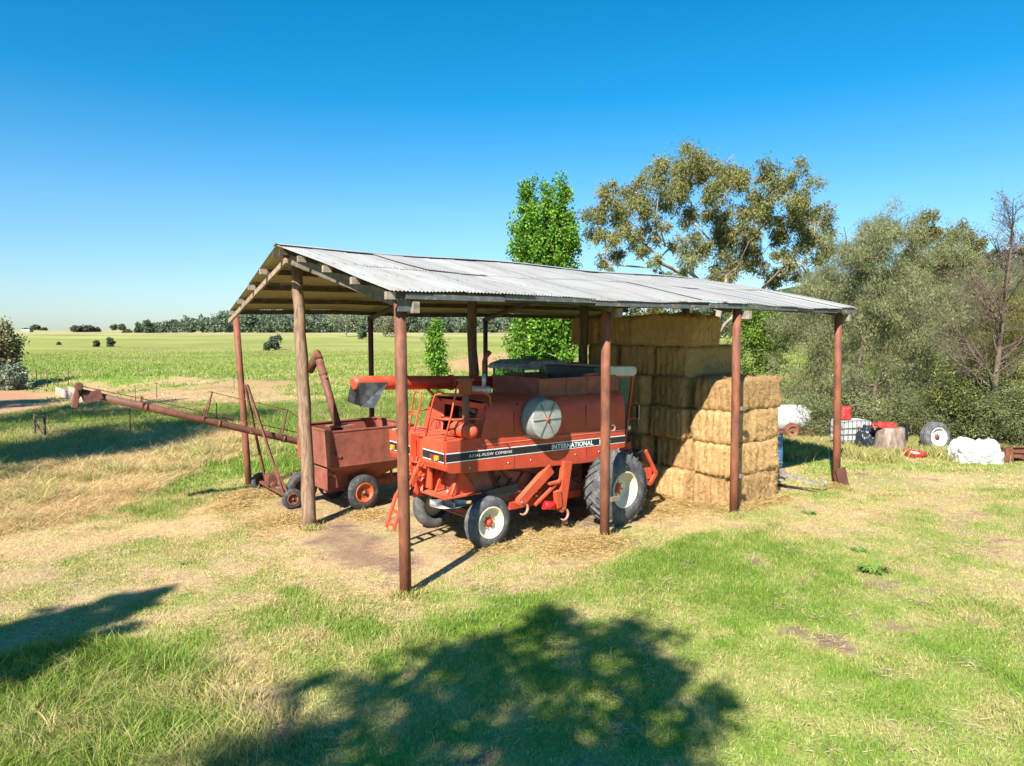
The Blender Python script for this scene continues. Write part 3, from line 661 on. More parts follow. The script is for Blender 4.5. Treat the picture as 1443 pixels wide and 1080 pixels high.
def roofmat():
    m = bpy.data.materials.new('corrugated_iron'); m.use_nodes = True; n = m.node_tree; L = n.links.new
    p = n.nodes['Principled BSDF']; p.inputs['Metallic'].default_value = .0; p.inputs['Roughness'].default_value = .6; p.inputs['Specular IOR Level'].default_value = .4
    g = n.nodes.new('ShaderNodeNewGeometry'); tc = n.nodes.new('ShaderNodeTexCoord')
    sx = n.nodes.new('ShaderNodeSeparateXYZ'); L(tc.outputs['Object'], sx.inputs[0])
    # per sheet tint
    dv = n.nodes.new('ShaderNodeMath'); dv.operation = 'DIVIDE'; L(sx.outputs[0], dv.inputs[0]); dv.inputs[1].default_value = .762
    fl = n.nodes.new('ShaderNodeMath'); fl.operation = 'FLOOR'; L(dv.outputs[0], fl.inputs[0])
    wn = n.nodes.new('ShaderNodeTexWhiteNoise'); wn.noise_dimensions = '1D'; L(fl.outputs[0], wn.inputs['W'])
    mp = n.nodes.new('ShaderNodeMapping'); mp.inputs['Scale'].default_value = (3, .5, 1); L(tc.outputs['Object'], mp.inputs[0])
    t = n.nodes.new('ShaderNodeTexNoise'); t.inputs['Scale'].default_value = 1.4; t.inputs['Detail'].default_value = 8; t.inputs['Roughness'].default_value = .65; L(mp.outputs[0], t.inputs[0])
    a = n.nodes.new('ShaderNodeMix'); a.data_type = 'RGBA'; a.inputs[6].default_value = (.325,.315,.295,1); a.inputs[7].default_value = (.255,.25,.235,1); L(wn.outputs[0], a.inputs[0])
    r = n.nodes.new('ShaderNodeMapRange'); L(t.outputs[0], r.inputs[0]); r.inputs[1].default_value = .5; r.inputs[2].default_value = .72
    b = n.nodes.new('ShaderNodeMix'); b.data_type = 'RGBA'; L(a.outputs[2], b.inputs[6]); b.inputs[7].default_value = (.22,.185,.16,1); L(r.outputs[0], b.inputs[0])
    c = n.nodes.new('ShaderNodeMix'); c.data_type = 'RGBA'; L(b.outputs[2], c.inputs[6]); c.inputs[7].default_value = (.36,.29,.18,1)
    nz = n.nodes.new('ShaderNodeSeparateXYZ'); L(g.outputs['True Normal'], nz.inputs[0]); L(g.outputs['Backfacing'], c.inputs[0])
    L(c.outputs[2], p.inputs['Base Color']); return m
rm = roofmat()
for fr, lb in ((True, 'sunlit near slope of corrugated sheets'), (False, 'far slope seen from below with brown stained underside')):
    V, Fq = roof_side(fr, 3+fr)
    Fq = np.array(Fq); 
    if not fr: Fq = Fq[:, ::-1]
    nsh = len(Fq)
    if fr:   # screw heads along the purlin lines belong to the sheeting
        V = list(V); ex = []
        for v in (EF+.15, 1.15, 2.45, 2.52, 3.8, 4.95):
            u = -.2
            while u < 14.9:
                z = float(roofz(v, u))+.036; k = len(V); V += [(u-.02,v-.02,z),(u+.02,v-.02,z),(u+.02,v+.02,z),(u-.02,v+.02,z)]; ex.append((k,k+1,k+2,k+3)); u += .0762*3
        Fq = np.concatenate([Fq, np.array(ex)])
    o = npmesh('roof_sheeting', V, Fq, rm, shed, smooth=True); o['label'] = lb
    o.data.materials.append(rust); mi = np.zeros(len(Fq), np.int32); mi[nsh:] = 1; o.data.polygons.foreach_set('material_index', mi)
# ridge cap
mb = MB(); n_ = 26
for i in range(n_):
    u0 = -.42+(UMAX+.44)*i/n_; u1 = -.42+(UMAX+.44)*(i+1)/n_+.01
    for sgn in (-1, 1):
        for (a, b, z0, z1) in ((0, .22, .075, .03),):
            z_a = float(roofz(RV, u0)); z_b = float(roofz(RV, u1))
            vs = [(u0, RV, z_a+.075), (u1, RV, z_b+.075), (u1, RV+sgn*.22, z_b+.022), (u0, RV+sgn*.22, z_a+.022)]
            mb.add(vs, [(0,1,2,3)])
mb.build('ridge_cap', galv, shed)
# gutter/fascia strip along the near eave: one dark weathered flashing with dented edge
r_ = random.Random(5); mb = MB(); u = -.1
while u < 14.95:
    e = min(u+r_.uniform(1.6, 2.4), 14.95); z = float(roofz(EF, u))-.115
    mb.box((u, EF+.03, z-.0+r_.uniform(-.015,.01)), (e-.004, EF+.055+r_.uniform(0,.01), z+.095)); u = e
mb.build('eave_flashing', galvd, shed)
# purlins, ends sticking out past the gable
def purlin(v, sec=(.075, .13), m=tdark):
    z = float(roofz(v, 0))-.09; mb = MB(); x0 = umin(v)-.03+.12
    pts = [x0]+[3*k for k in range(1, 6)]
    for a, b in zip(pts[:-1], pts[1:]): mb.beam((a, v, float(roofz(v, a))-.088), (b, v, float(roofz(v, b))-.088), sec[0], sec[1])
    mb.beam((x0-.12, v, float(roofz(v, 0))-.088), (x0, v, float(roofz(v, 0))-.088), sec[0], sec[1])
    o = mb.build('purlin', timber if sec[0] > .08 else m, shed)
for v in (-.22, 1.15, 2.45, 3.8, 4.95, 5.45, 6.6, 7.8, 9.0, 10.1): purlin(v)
for v in (-.22, 1.15, 2.45, 3.8, 6.6, 7.8, 9.0, 10.1):
    x0 = umin(v)-.03; z = float(roofz(v, 0))-.088; mb = MB(); mb.box((x0-.012, v-.042, z-.066), (x0+.16, v+.042, z+.062)); mb.build('purlin_end', timber, shed)
# posts
def post(base, top, r0, r1, m, n=16, label=None, wob=0, seed=0):
    r = random.Random(seed); b = MUi @ Vector(base) if False else Vector(base); t = Vector(top); mb = MB(); pts = []; rad = []
    k = 12 if wob else 3
    for i in range(k+1):
        s_ = i/k; p = b.lerp(t, s_)
        if wob and 0 < i < k: p += Vector((r.uniform(-1,1), r.uniform(-1,1), 0))*wob
        pts.append(p); rad.append((r0+(r1-r0)*s_)*(1+(r.uniform(-.06,.06) if wob else 0)))
    mb.tube(pts, rad, n); return mb.build('post', m, shed, label=label)
def lg(px, py): return MUi @ G(px, py)
FT = [((572,838),(0,0)),((852,762),(5.18,.2)),((1034,725),(9.47,-.1)),((1179,686),(14.78,0))]
fronts = []
for i, (pb, _) in enumerate(FT):
    b = lg(*pb); tpx = [(563.5,430),(854,440),(1038.5,444),(1181,448)][i]; t = onv(*tpx, b.y)
    b.z = -.3; t.z = float(roofz(0, t.x))-.16-.0; fronts.append((b, t))
    post(b, t, .105 if i == 0 else .11, .105, postm, label=['rusty pipe post at the near corner of the gable','rusty pipe post standing in front of the big wheel','rusty pipe post at the corner of the hay stack','rusty pipe post at the far right corner'][i])
M0 = lg(438, 743); mt = onu(413, 374, M0.x); M0.z = -.3
post(M0, (mt.x+.1, mt.y, mt.z), .17, .125, wood, label='thick weathered log post holding the gable ridge', wob=.022, seed=4)
E0 = lg(352, 688); E0.z = -.3; et = onu(332, 441, E0.x-.1)
post(E0, et, .095, .095, postm, label='leaning rusty pipe post at the far left corner of the gable')
backs = []
for (px, py) in ((522,446),(684,453)):
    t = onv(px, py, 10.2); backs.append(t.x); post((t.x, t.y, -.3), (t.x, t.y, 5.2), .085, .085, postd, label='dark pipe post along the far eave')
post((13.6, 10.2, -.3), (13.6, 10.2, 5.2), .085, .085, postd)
mids = []
for i, (px, py) in enumerate(((664,432),(823,437),(967,441))):
    t = onv(px, py, 5.3); mids.append(t.x)
    if i == 0: b = t+Vector((.12, 0, -6)); b.z = -.3
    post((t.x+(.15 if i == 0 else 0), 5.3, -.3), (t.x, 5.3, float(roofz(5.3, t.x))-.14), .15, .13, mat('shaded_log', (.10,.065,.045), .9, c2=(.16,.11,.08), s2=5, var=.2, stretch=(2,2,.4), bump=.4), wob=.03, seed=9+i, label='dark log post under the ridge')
# rafters
def rafter(u, va, vb, r, m, square=False, dz=-.2, u2=None, ext=0):
    u2 = u if u2 is None else u2; mb = MB(); p = Vector((u, va, float(roofz(va, u))+dz)); q = Vector((u2, vb, float(roofz(vb, u2))+dz))
    d = (p-q).normalized(); p = p+d*ext
    if square: mb.beam(p, q, .06, r*2)
    else: mb.tube([p, q], [r, r*.9], 10)
    return mb.build('rafter', m, shed)
rafter(.02, -.05, RV-.1, .11, mat('grey_brown_plank', (.13,.10,.085), .85, c2=(.2,.16,.13), s2=5, var=.2), True, -.255, u2=-.12)
rafter(-.05, 10.45, RV+.1, .06, mat('pale_pole', (.34,.25,.17), .85, c2=(.25,.18,.13), s2=5, var=.2, bump=.3), True, -.26, u2=-.15)
for i, (uf, um, ub) in enumerate(((5.18, mids[0], backs[0]), (9.45, mids[1], backs[1]), (14.75, mids[2], 13.6))):
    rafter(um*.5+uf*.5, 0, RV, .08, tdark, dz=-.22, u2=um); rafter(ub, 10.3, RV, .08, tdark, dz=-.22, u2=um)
# light welded truss in the far bay
mb = MB(); P = [(9.6+.28*k) for k in range(18)]
a = Vector((9.5, 3.2, 5.35)); b = Vector((13.9, 9.6, 5.0))
for k in range(22):
    p = a.lerp(b, k/22); q = a.lerp(b, (k+1)/22); up = Vector((0,0,.22))
    mb.tube([p, q], .014, 5); mb.tube([p+up, q+up], .014, 5); mb.tube([p+up*(k % 2), q+up*((k+1) % 2)], .009, 4)
mb.build('truss', mat('grey_steel', (.3,.3,.29), .6, .4), shed)
# timber blocks and brackets at post heads
for i, (b, t) in enumerate(fronts):
    MB().box((t.x+.10, t.y-.28, 5.02), (t.x+.24, t.y+.12, 5.22)).build('post_block', timber, shed, bevel=.01)
mb = MB(); b, t = fronts[0]; mb.box((t.x-.14, t.y-.20, 5.05), (t.x+.10, t.y-.16, 5.30)); mb.build('corner_plate', galvd, shed)
def alongz(i, z): b, t = fronts[i]; return b.lerp(t, (z-b.z)/(t.z-b.z))
bs = mat('bracket_steel', (.3,.22,.18), .6, .3)
p = alongz(1, 2.55); MB().lathe([(-.02,.075),(-.02,.05),(.02,.05),(.02,.075),(-.02,.075)], (p.x+.19, p.y-.03, p.z), (.3,1,0), 14).build('ring', bs, shed)
p = alongz(0, 3.0); MB().tube([(p.x-.2,p.y,p.z),(p.x,p.y,p.z)], .02, 6).build('peg', bs, shed)
p = alongz(0, .8); MB().tube([(p.x+.1,p.y-.02,p.z),(p.x+.16,p.y-.04,p.z)], .025, 6).build('peg', bs, shed)
for i, z, l in ((1,.95,.34),(2,2.75,.26),(2,1.0,.2)):
    p = alongz(i, z); MB().box((p.x+.08,p.y-.14,p.z-.045),(p.x+l,p.y-.07,p.z+.045)).build('bracket', bs, shed)

# ------------------------------------------------------------------ hay bales
def bale_mesh(seed, L=2.36, W=1.24, Hh=.86):
    r = np.random.default_rng(seed); nx, ny, nz = 44, 34, 16
    V = []; idm = {}; Fq = []
    def vid(i, j, k):
        if (i, j, k) not in idm: idm[(i,j,k)] = len(V); V.append((i/nx, j/ny, k/nz))
        return idm[(i,j,k)]
    for i in range(nx):
        for j in range(ny):
            Fq += [(vid(i,j,0),vid(i,j+1,0),vid(i+1,j+1,0),vid(i+1,j,0)), (vid(i,j,nz),vid(i+1,j,nz),vid(i+1,j+1,nz),vid(i,j+1,nz))]
    for i in range(nx):
        for k in range(nz):
            Fq += [(vid(i,0,k),vid(i+1,0,k),vid(i+1,0,k+1),vid(i,0,k+1)), (vid(i,ny,k),vid(i,ny,k+1),vid(i+1,ny,k+1),vid(i+1,ny,k))]
    for j in range(ny):
        for k in range(nz):
            Fq += [(vid(0,j,k),vid(0,j,k+1),vid(0,j+1,k+1),vid(0,j+1,k)), (vid(nx,j,k),vid(nx,j+1,k),vid(nx,j+1,k+1),vid(nx,j,k+1))]
    P = np.array(V); x = (P[:,0]-.5); y = (P[:,1]-.5); z = P[:,2]-.5
    # rounded box
    q = np.stack([x*L, y*W, z*Hh], 1); hb = np.array([L/2, W/2, Hh/2]); rad = .11
    inner = np.clip(q, -(hb-rad), hb-rad); dlt = q-inner; ln = np.linalg.norm(dlt, axis=1, keepdims=True)+1e-9
    q = inner+dlt/ln*np.minimum(ln, rad)*1.0
    nrm = dlt/ln; rs_ = np.random.default_rng(seed+50); sag = rs_.uniform(-1,1,6)*.035; q[:,2] += sag[0]*np.cos(q[:,0]*1.4)*(q[:,2]>0)-.03*(q[:,0]/L*2)**2*(q[:,2]>0)*rs_.random(); q[:,1] += sag[1]*np.sin(q[:,0]*2+sag[2]*40); q[:,0] += sag[3]*1.2*np.sin(q[:,2]*3+sag[4]*40)+sag[5]*q[:,1]; xx, yy, zz = q.T
    # flake grooves: upright ridges on the ends, softer on the long sides
    gy = np.abs(np.sin(yy*math.pi/.205+seed+1.1*(vn(zz*2, yy, .4, seed+2)-.5)+1.6*vn(yy, zz*.3, .3, seed+4))); gx = np.abs(np.sin(xx*math.pi/.29+seed*2+1.6*(vn(zz*2, xx, .4, seed+3)-.5)+1.8*vn(xx, zz*.3, .4, seed+5)))
    wob = .5+1.0*vn(yy*2+seed, zz*3, .5, seed); amp = .042*wob*(gy**.6-.6)*np.abs(nrm[:,0])+.020*wob*(gx**.6-.6)*np.abs(nrm[:,1])
    amp += (fbm(xx*1.0+yy*2.3+seed*9, zz*1.0+yy, .22, seed)-.5)*.11+(fbm(xx+yy*1.7, zz*2+seed, .07, seed+5)-.5)*.03
    for zs in (-.24, 0, .24): amp -= .0*zs
    q = q+nrm*amp[:, None]; q[:,2] += Hh/2
    # stray straws
    n = 5200; fi = r.integers(0, len(q), n); c = q[fi]; nn = nrm[fi]
    d = r.normal(0, 1, (n,3)); d[:,2] -= .35; d = d-nn*(np.sum(d*nn,1)[:,None])*.45+nn*.30; d /= np.linalg.norm(d,axis=1)[:,None]
    s = np.cross(d, r.normal(0,1,(n,3))); s /= np.linalg.norm(s,axis=1)[:,None]; ll = r.uniform(.03,.13,n)[:,None]; ww = .0035
    c = c+r.normal(0,.02,(n,3))*(1-np.abs(nn))
    v4 = np.stack([c-s*ww, c+s*ww, c+d*ll+s*ww, c+d*ll-s*ww],1).reshape(-1,3)
    allV = np.concatenate([q, v4]); allF = np.concatenate([np.array(Fq), np.arange(4*n).reshape(n,4)+len(q)])
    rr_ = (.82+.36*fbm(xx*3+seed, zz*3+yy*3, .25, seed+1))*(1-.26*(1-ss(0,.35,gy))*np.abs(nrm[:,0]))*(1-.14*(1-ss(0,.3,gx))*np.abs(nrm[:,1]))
    base = np.array((.56,.355,.17)); C1 = base*rr_[:,None]; C2 = np.repeat(np.array((.66,.46,.21))*r.uniform(.5,1.3,(n,1)),4,0)
    return allV, allF, np.concatenate([C1, C2])
balem = vcmat('baled_straw', .9, var=.42, sc=38, bump=.9, sb=55, spec=.1)
_n = balem.node_tree; _oi = _n.nodes.new('ShaderNodeObjectInfo'); _rp = _n.nodes.new('ShaderNodeValToRGB'); _rp.color_ramp.elements[0].color = (.74,.70,.66,1); _rp.color_ramp.elements[1].color = (1.12,1.08,1.0,1); _rp.color_ramp.interpolation = 'LINEAR'
_m = _n.nodes.new('ShaderNodeMix'); _m.data_type = 'RGBA'; _m.blend_type = 'MULTIPLY'; _m.inputs[0].default_value = 1; _bc = _n.nodes['Principled BSDF'].inputs['Base Color']; _n.links.new(_oi.outputs['Random'], _rp.inputs[0]); _n.links.new(_bc.links[0].from_socket, _m.inputs[6]); _n.links.new(_rp.outputs[0], _m.inputs[7]); _n.links.new(_m.outputs[2], _bc)
protos = []
for k in range(5):
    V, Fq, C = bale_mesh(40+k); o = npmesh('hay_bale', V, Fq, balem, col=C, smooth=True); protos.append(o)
used_b = [False]*5
def bale(u, v, lev, k, label, du=0, dv=0, rz=0, flip=False):
    k %= 5
    if not used_b[k]: o = protos[k]; used_b[k] = True
    else: o = protos[k].copy(); COL.objects.link(o)
    o.location = MU @ Vector((u+1.18+du, v+.62+dv, lev*.862)); o.rotation_euler = (0,0,UA+rz+(math.pi if flip else 0))
    # strings round the bale are pressed into the straw
    tag(o, label, 'hay bale', 'big square straw bales stacked under the shed roof')
ordn = ['bottom', 'second', 'third', 'fourth', 'fifth', 'top']
r_ = random.Random(12); cols_ = ['in the sunlit corner column beside the pipe post', 'in the column second from the sunlit corner', 'in the column third from the sunlit corner', 'in the shaded column beside the cab', 'in the column hidden furthest behind the cab']
vs_ = [.22, 1.56, 2.88, 4.16, 5.42]; us_ = [9.72, 9.6, 9.35, 9.35, 9.4]; kk = 0
for c in range(5):
    for lv in range(4):
        bale(us_[c], vs_[c], lv, kk, f'{["bottom","second","third","topmost"][lv] if c==0 else ordn[lv]} straw bale {cols_[c]}', r_.uniform(-.13,.13), r_.uniform(-.03,.03), r_.uniform(-.05,.05)+(.02 if c == 0 else 0), kk % 2 == 0); kk += 1
for c, v in enumerate((1.55, 2.86, 4.15)):
    bale(9.45, v+.02, 4, kk, ['fifth layer straw bale at the near end, showing its long grey side', 'fifth layer straw bale in the middle of its layer', 'fifth layer straw bale at the cab end of its layer'][c], [.25, .1, .0][c], 0, r_.uniform(-.02,.02)); kk += 1
for c, v in enumerate((1.92, 3.72, 5.0)):
    bale([9.0, 9.5, 9.5][c], v, 5, kk, ['top layer straw bale at the near end under the roof', 'top layer straw bale in the middle under the roof', 'top layer straw bale at the cab end under the roof'][c], [0, .0, .0][c], 0, (math.pi/2 if c == 0 else r_.uniform(-.06,.06))); kk += 1
for v, u in ((1.6, 11.9), (1.6, 12.0)):
    pass
# loose straw along the foot of the stack and posts
def litter(pts, name, label, seed, ln=.12, wd=.004, col=(.60,.43,.18)):
    r = np.random.default_rng(seed); X_ = []
    for (x, y, R, n, hh) in pts:
        a = r.uniform(0, 6.283, n); q = R*np.abs(r.normal(0, .55, n)); X_.append(np.stack([x+np.cos(a)*q, y+np.sin(a)*q, hh*np.exp(-(q/R)**2*1.5)*r.random(n)+.008], 1))
    c = np.concatenate(X_); n = len(c); d = r.normal(0,1,(n,3)); d[:,2] *= .25; d /= np.linalg.norm(d,axis=1)[:,None]
    s = np.cross(d, r.normal(0,1,(n,3))); s /= np.linalg.norm(s,axis=1)[:,None]; L_ = (ln*r.uniform(.4,1.4,n))[:,None]
    V = np.stack([c-s*wd, c+s*wd, c+d*L_+s*wd, c+d*L_-s*wd],1).reshape(-1,3)
    V[:,2] = np.maximum(V[:,2], .003)
    C = np.repeat(np.array(col)*r.uniform(.55,1.25,(n,1)),4,0); o = npmesh(name, V, np.arange(4*n).reshape(n,4), grassm, col=C); tag(o, label, 'straw', kind='stuff')
pts = []
for k in range(26):
    p = MU @ Vector((9.45+.2*math.sin(k), .2+k*.22, 0)); pts.append((p.x, p.y, .35, 1100, .10))
for k in range(12):
    p = MU @ Vector((9.8+k*.2, .08, 0)); pts.append((p.x, p.y, .30, 900, .10))
for (px, py, R, n, hh) in [(350,700,.9,6000,.18),(395,735,1.1,5000,.06),(330,715,.8,3000,.10),(850,765,.8,5000,.14),(800,775,.9,3500,.06),(1179,688,.4,1800,.15),(690,770,.9,3500,.05),(930,720,1.2,4500,.04),(650,725,1.2,3500,.03),(750,745,1.5,4500,.03),(380,690,.8,2500,.08),(520,725,1.0,2200,.03)]:
    g = G(px, py); pts.append((g.x, g.y, R, n, hh))
litter(pts, 'loose_straw', 'loose golden straw strewn round the stack, the posts and the shed floor', 77)

# ------------------------------------------------------------------ wheels
def wheel(name, parent, c, R, wid, axis, tm, rimm, hubm, rimr, lugs=0, nm='wheel', dish=.35, label=None, ribs=True):
    """c = centre of the outer face, axis = outward direction"""
    c = Vector(c); ax = Vector(axis).normalized(); w2 = wid
    tm_ = bpy.data.materials if False else tm
    root = MB()
    pr = [(-w2*.92, rimr),(-w2, rimr+.03),(-w2*.985, rimr+(R-rimr)*.5),(-w2*.90, R*.965),(-w2*.78, R*.99),(-w2*.5, R),(-w2*.22, R*.99),(-w2*.10, R*.965),(-w2*.015, rimr+(R-rimr)*.5),(0, rimr+.03),(-w2*.06, rimr)]
    mb = MB(); mb.lathe(pr, c, ax, 48)
    if ribs and not lugs:
        for t in (.3,.5,.7):
            mb.lathe([(-w2*t-w2*.05, R*.985),(-w2*t-w2*.045, R*1.012),(-w2*t+w2*.045, R*1.012),(-w2*t+w2*.05, R*.985)], c, ax, 48)
    if lugs:
        u = ax.cross(Vector((0,0,1))).normalized(); up = Vector((0,0,1))
        def P(a, d, rr): return c+ax*(-w2*d)+(u*math.cos(a)+up*math.sin(a))*rr
        for i in range(lugs*2):
            side = i % 2; a0 = math.pi*2*i/(lugs*2); hl = R*.058; w_ = .30/lugs*2.0
            da = .34
            ins = [(.04 if side else .96, a0), (.18 if side else .82, a0+da*.3), (.56 if side else .44, a0+da)]
            rs = [(R*.90, R*.965), (R*.975, R*1.0+hl), (R*.99, R*1.0+hl)]
            vs = []
            for (dd, aa), (ri, ro) in zip(ins, rs):
                for s_ in (-1, 1):
                    vs.append(P(aa+s_*w_*.62, dd, ri)); vs.append(P(aa+s_*w_*.42, dd, ro))
            f = []
            for k in range(2):
                o = k*4; f += [(o,o+1,o+5,o+4),(o+2,o+6,o+7,o+3),(o+1,o+3,o+7,o+5)]
            f += [(0,2,3,1),(8,9,11,10)]
            mb.add(vs, f)
    wh = MB(); wh.lathe([(-w2*.9, .05),(-w2*.9,.0)], c, ax, 4)
    t = mb.build(nm, tm, parent, label=label)
    # rim as sub-part
    mb = MB(); mb.lathe([(-w2*.05, rimr+.012),(.0, rimr+.02),(.006, rimr-.015),(-w2*.10, rimr-.03),(-w2*.20, rimr*.86),(-w2*dish, rimr*.80),(-w2*dish*1.15, rimr*.55),(-w2*dish*1.1, rimr*.25),(-w2*dish*1.1, 0)], c, ax, 40)
    mb.build('rim', rimm, t)
    mb = MB(); hr = rimr*.21; d0 = -w2*dish*1.1
    mb.lathe([(d0-.0, hr*1.5),(d0+.012, hr*1.5),(d0+.014, hr*.9),(d0+.07, hr*.75),(d0+.075, 0)], c, ax, 20)
    u = ax.cross(Vector((0,0,1))).normalized(); up = Vector((0,0,1))
    for k in range(8):
        a = k*math.pi/4+.2; p = c+(u*math.cos(a)+up*math.sin(a))*hr*1.9; mb.tube([p+ax*(d0-.005), p+ax*(d0+.03)], rimr*.04, 6)
    mb.build('hub', hubm, t)
    return t

# ------------------------------------------------------------------ combine harvester
O0 = G(693, 773); CT = math.radians(39.2)
cb = thing('combine_harvester', 'red combine harvester with black and white side stripe parked under the shed', 'combine harvester', O0, CT)
WB = 2.30
# upper body: engine bay open at the rear, rounded upper edges
def side_poly():
    return [(-.25,1.72),(-.25,2.40),(.0,3.02),(.06,3.14),(.10,3.17)]
mb = MB()
# long curved hood as a lofted shell: profile in (b,z)
prof = [(0,2.18),(0.0,2.6),(.015,2.92),(.05,3.06),(.13,3.15),(.26,3.19),(1.15,3.23),(2.04,3.19),(2.17,3.15),(2.25,3.06),(2.285,2.92),(2.3,2.6),(2.3,2.18)]
def rear_a(z): return -.30+(z-2.4)*.30
mb.add([(rear_a(z), b, z) for b, z in prof]+[(4.25, b, z) for b, z in prof], [(i, i+1, i+14, i+13) for i in range(12)], True)
mb.add([(4.25, b, z) for b, z in prof], [tuple(range(13))])
mb.build('hood', red, cb)
# engine bay frame, dark cavity and engine
mb = MB()
mb.add([(rear_a(z)+.004, b, z) for b, z in prof[:4]]+[(rear_a(2.2)+.004,.42,2.2),(rear_a(3.1)+.004,.30,3.1)], [(0,1,2,3,5,4)])
mb.add([(rear_a(z)+.004, b, z) for b, z in prof[-4:]]+[(rear_a(3.1)+.004,1.72,3.1),(rear_a(2.2)+.004,1.55,2.2)], [(0,1,2,3,5,4)])
mb.beam((rear_a(3.08),.1,3.10), (rear_a(3.08),2.2,3.10), .05, .12); mb.beam((rear_a(2.78),.4,2.74), (rear_a(2.78),1.7,2.74), .22, .05)
mb.beam((rear_a(2.7)-.0,.40,2.4),(rear_a(2.7)+.15,.33,3.1),.05,.05); mb.beam((rear_a(2.7),1.6,2.4),(rear_a(2.7)+.15,1.7,3.1),.06,.10)
mb.build('rear_frame', red, cb, bevel=.006)
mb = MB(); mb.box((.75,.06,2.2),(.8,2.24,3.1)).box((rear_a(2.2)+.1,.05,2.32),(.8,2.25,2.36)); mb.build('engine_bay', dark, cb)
mb = MB(); mb.box((.1,.55,2.36),(.7,1.35,2.85)); mb.tube([(.05,.5,2.95),(.2,1.4,2.95)], .09, 12); mb.tube([(.0,.9,2.4),(.0,1.0,2.75),(.3,1.1,2.9)], .05, 10); mb.tube([(-.02,.62,2.6),(-.02,.75,2.6)], .12, 14)
for k in range(7): mb.tube([(-.05,.5+k*.13,2.42),(.02,.55+k*.13,2.75+.08*(k%3))], .018, 6)
mb.build('engine', mat('greasy_engine', (.09,.05,.035), .6, .3, c2=(.2,.17,.14), s2=9, var=.3), cb, bevel=.02)
mb = MB(); mb.tube([(-.08,.52,2.66),(-.08,.42,2.66),(-.06,.42,2.55)], .045, 10); mb.build('filter', whitedecal, cb)
# side panels (lower, with stripe) near and far
def panel(y0, y1, nm='side_panel'):
    mb = MB(); P = [(-1.18,1.92),(-1.12,1.80),(-1.02,1.765),(-.2,1.72),(1.0,1.64),(2.2,1.57),(3.0,1.535),(3.3,1.56),(3.6,1.66),(3.9,1.745),(4.25,1.78),(4.25,2.26),(-.30,2.41),(-.30,2.47),(-1.2,2.47)]
    mb.prism(P, y0, y1); return mb.build(nm, red, cb, bevel=.02)
panel(-.02, .05); panel(WB-.05, WB+.02)
mb = MB(); mb.beam((-.3,-.024,2.30),(4.25,-.024,2.235),.012,.014); mb.build('panel_seam', mat('pale_edge', (.72,.25,.16), .5), cb)  # pale line along the upper seam of the side panel
seam = mat('panel_gap', (.06,.02,.015), .8, var=.1)
for a in (.62, 2.86): MB().box((a,-.0225,1.66),(a+.012,-.019,2.0)).build('panel_gap', seam, cb)
for a in (.62, 2.86): MB().box((a,-.0035,2.45),(a+.012,.002,2.95)).build('panel_gap', seam, cb)
for a in (-.6, .45, 1.1, 2.5, 3.3, 4.0):
    MB().lathe([(0,.022),(.012,.02),(.014,0)], (a,-.02,1.84-.02*a), (0,-1,0), 8).build('panel_bolt', silver, cb)
for a in (.9, 3.6): MB().box((a,-.03,2.36),(a+.11,-.0,2.40)).build('latch', darkgrey, cb, bevel=.006)
# rear deck boxes with stripe
for (b0, b1, lb) in ((.0,.84,'near'),(1.34,2.27,'far')):
    mb = MB(); mb.prism([(-1.21,2.47),(-1.21,1.95),(-1.16,1.83),(-1.05,1.79),(-1.05,2.3),(-.25,2.3),(-.25,2.47)], b0+.052 if b0 == 0 else b0, b1 if b0 == 0 else b1-.052); mb.build('rear_deck', redlit, cb, bevel=.012)
mb = MB(); mb.box((-1.05,.84,2.415),(-.25,1.34,2.455)).box((-1.0,.86,1.3),(-.96,1.32,2.41)).box((-1.04,.84,1.75),(-.4,.87,2.42)).box((-1.04,1.31,1.75),(-.4,1.338,2.42)); mb.build('deck_step', redlit, cb)
mb = MB(); 
for p, q in (((-1.2,.45,2.474),(-.3,.45,2.474)),((-1.2,.9,2.462),(-.3,.9,2.462)),((-.75,.05,2.474),(-.75,.84,2.474)),((-.75,1.34,2.474),(-.75,2.2,2.474))): mb.beam(p, q, .01, .006)
mb.build('deck_joint', dark, cb)
# stripe: white / black / white on side and rear faces
def zt(a): return 2.215-.022*(a+1.19)
def strip(name, m, dz0, dz1, yo):
    mb = MB(); mb.add([(-1.2,yo,zt(-1.2)+dz0),(4.24,yo,zt(4.24)+dz0*.9),(4.24,yo,zt(4.24)+dz1*.9),(-1.2,yo,zt(-1.2)+dz1)], [(0,1,2,3)])
    for b0, b1 in ((.02,.83),(1.36,2.24)):
        x = -1.21+yo+.018; z = zt(-1.2)
        mb.add([(x,b0,z+dz0),(x,b1,z+dz0+.01),(x,b1,z+dz1+.01),(x,b0,z+dz1)], [(0,1,2,3)])
    return mb.build(name, m, cb)
strip('stripe_border', whitedecal, -.205, .0, -.0255)
strip('stripe', blackdecal, -.185, -.022, -.0285)
def text(s, size, x, z, yo, m, name, parent, ang=0, bold=.0, M=None, sx=1.0):
    cu = bpy.data.curves.new(name, 'FONT'); cu.body = s; cu.size = size; cu.extrude = .001; cu.offset = bold; cu.space_character = 1.22 if size < .1 else 1.05
    o = bpy.data.objects.new('tmp', cu); COL.objects.link(o); dg = bpy.context.evaluated_depsgraph_get(); me = bpy.data.meshes.new_from_object(o.evaluated_get(dg))
    bpy.data.objects.remove(o); me.name = name; me.transform(M if M is not None else Matrix.Translation((x, yo, z)) @ Matrix.Rotation(ang, 4, 'Y') @ Matrix.Rotation(math.pi/2, 4, 'X') @ Matrix.Diagonal((sx,1,1,1)))
    me.materials.clear(); me.materials.append(m); q = bpy.data.objects.new(name, me); COL.objects.link(q); q.parent = parent; return q
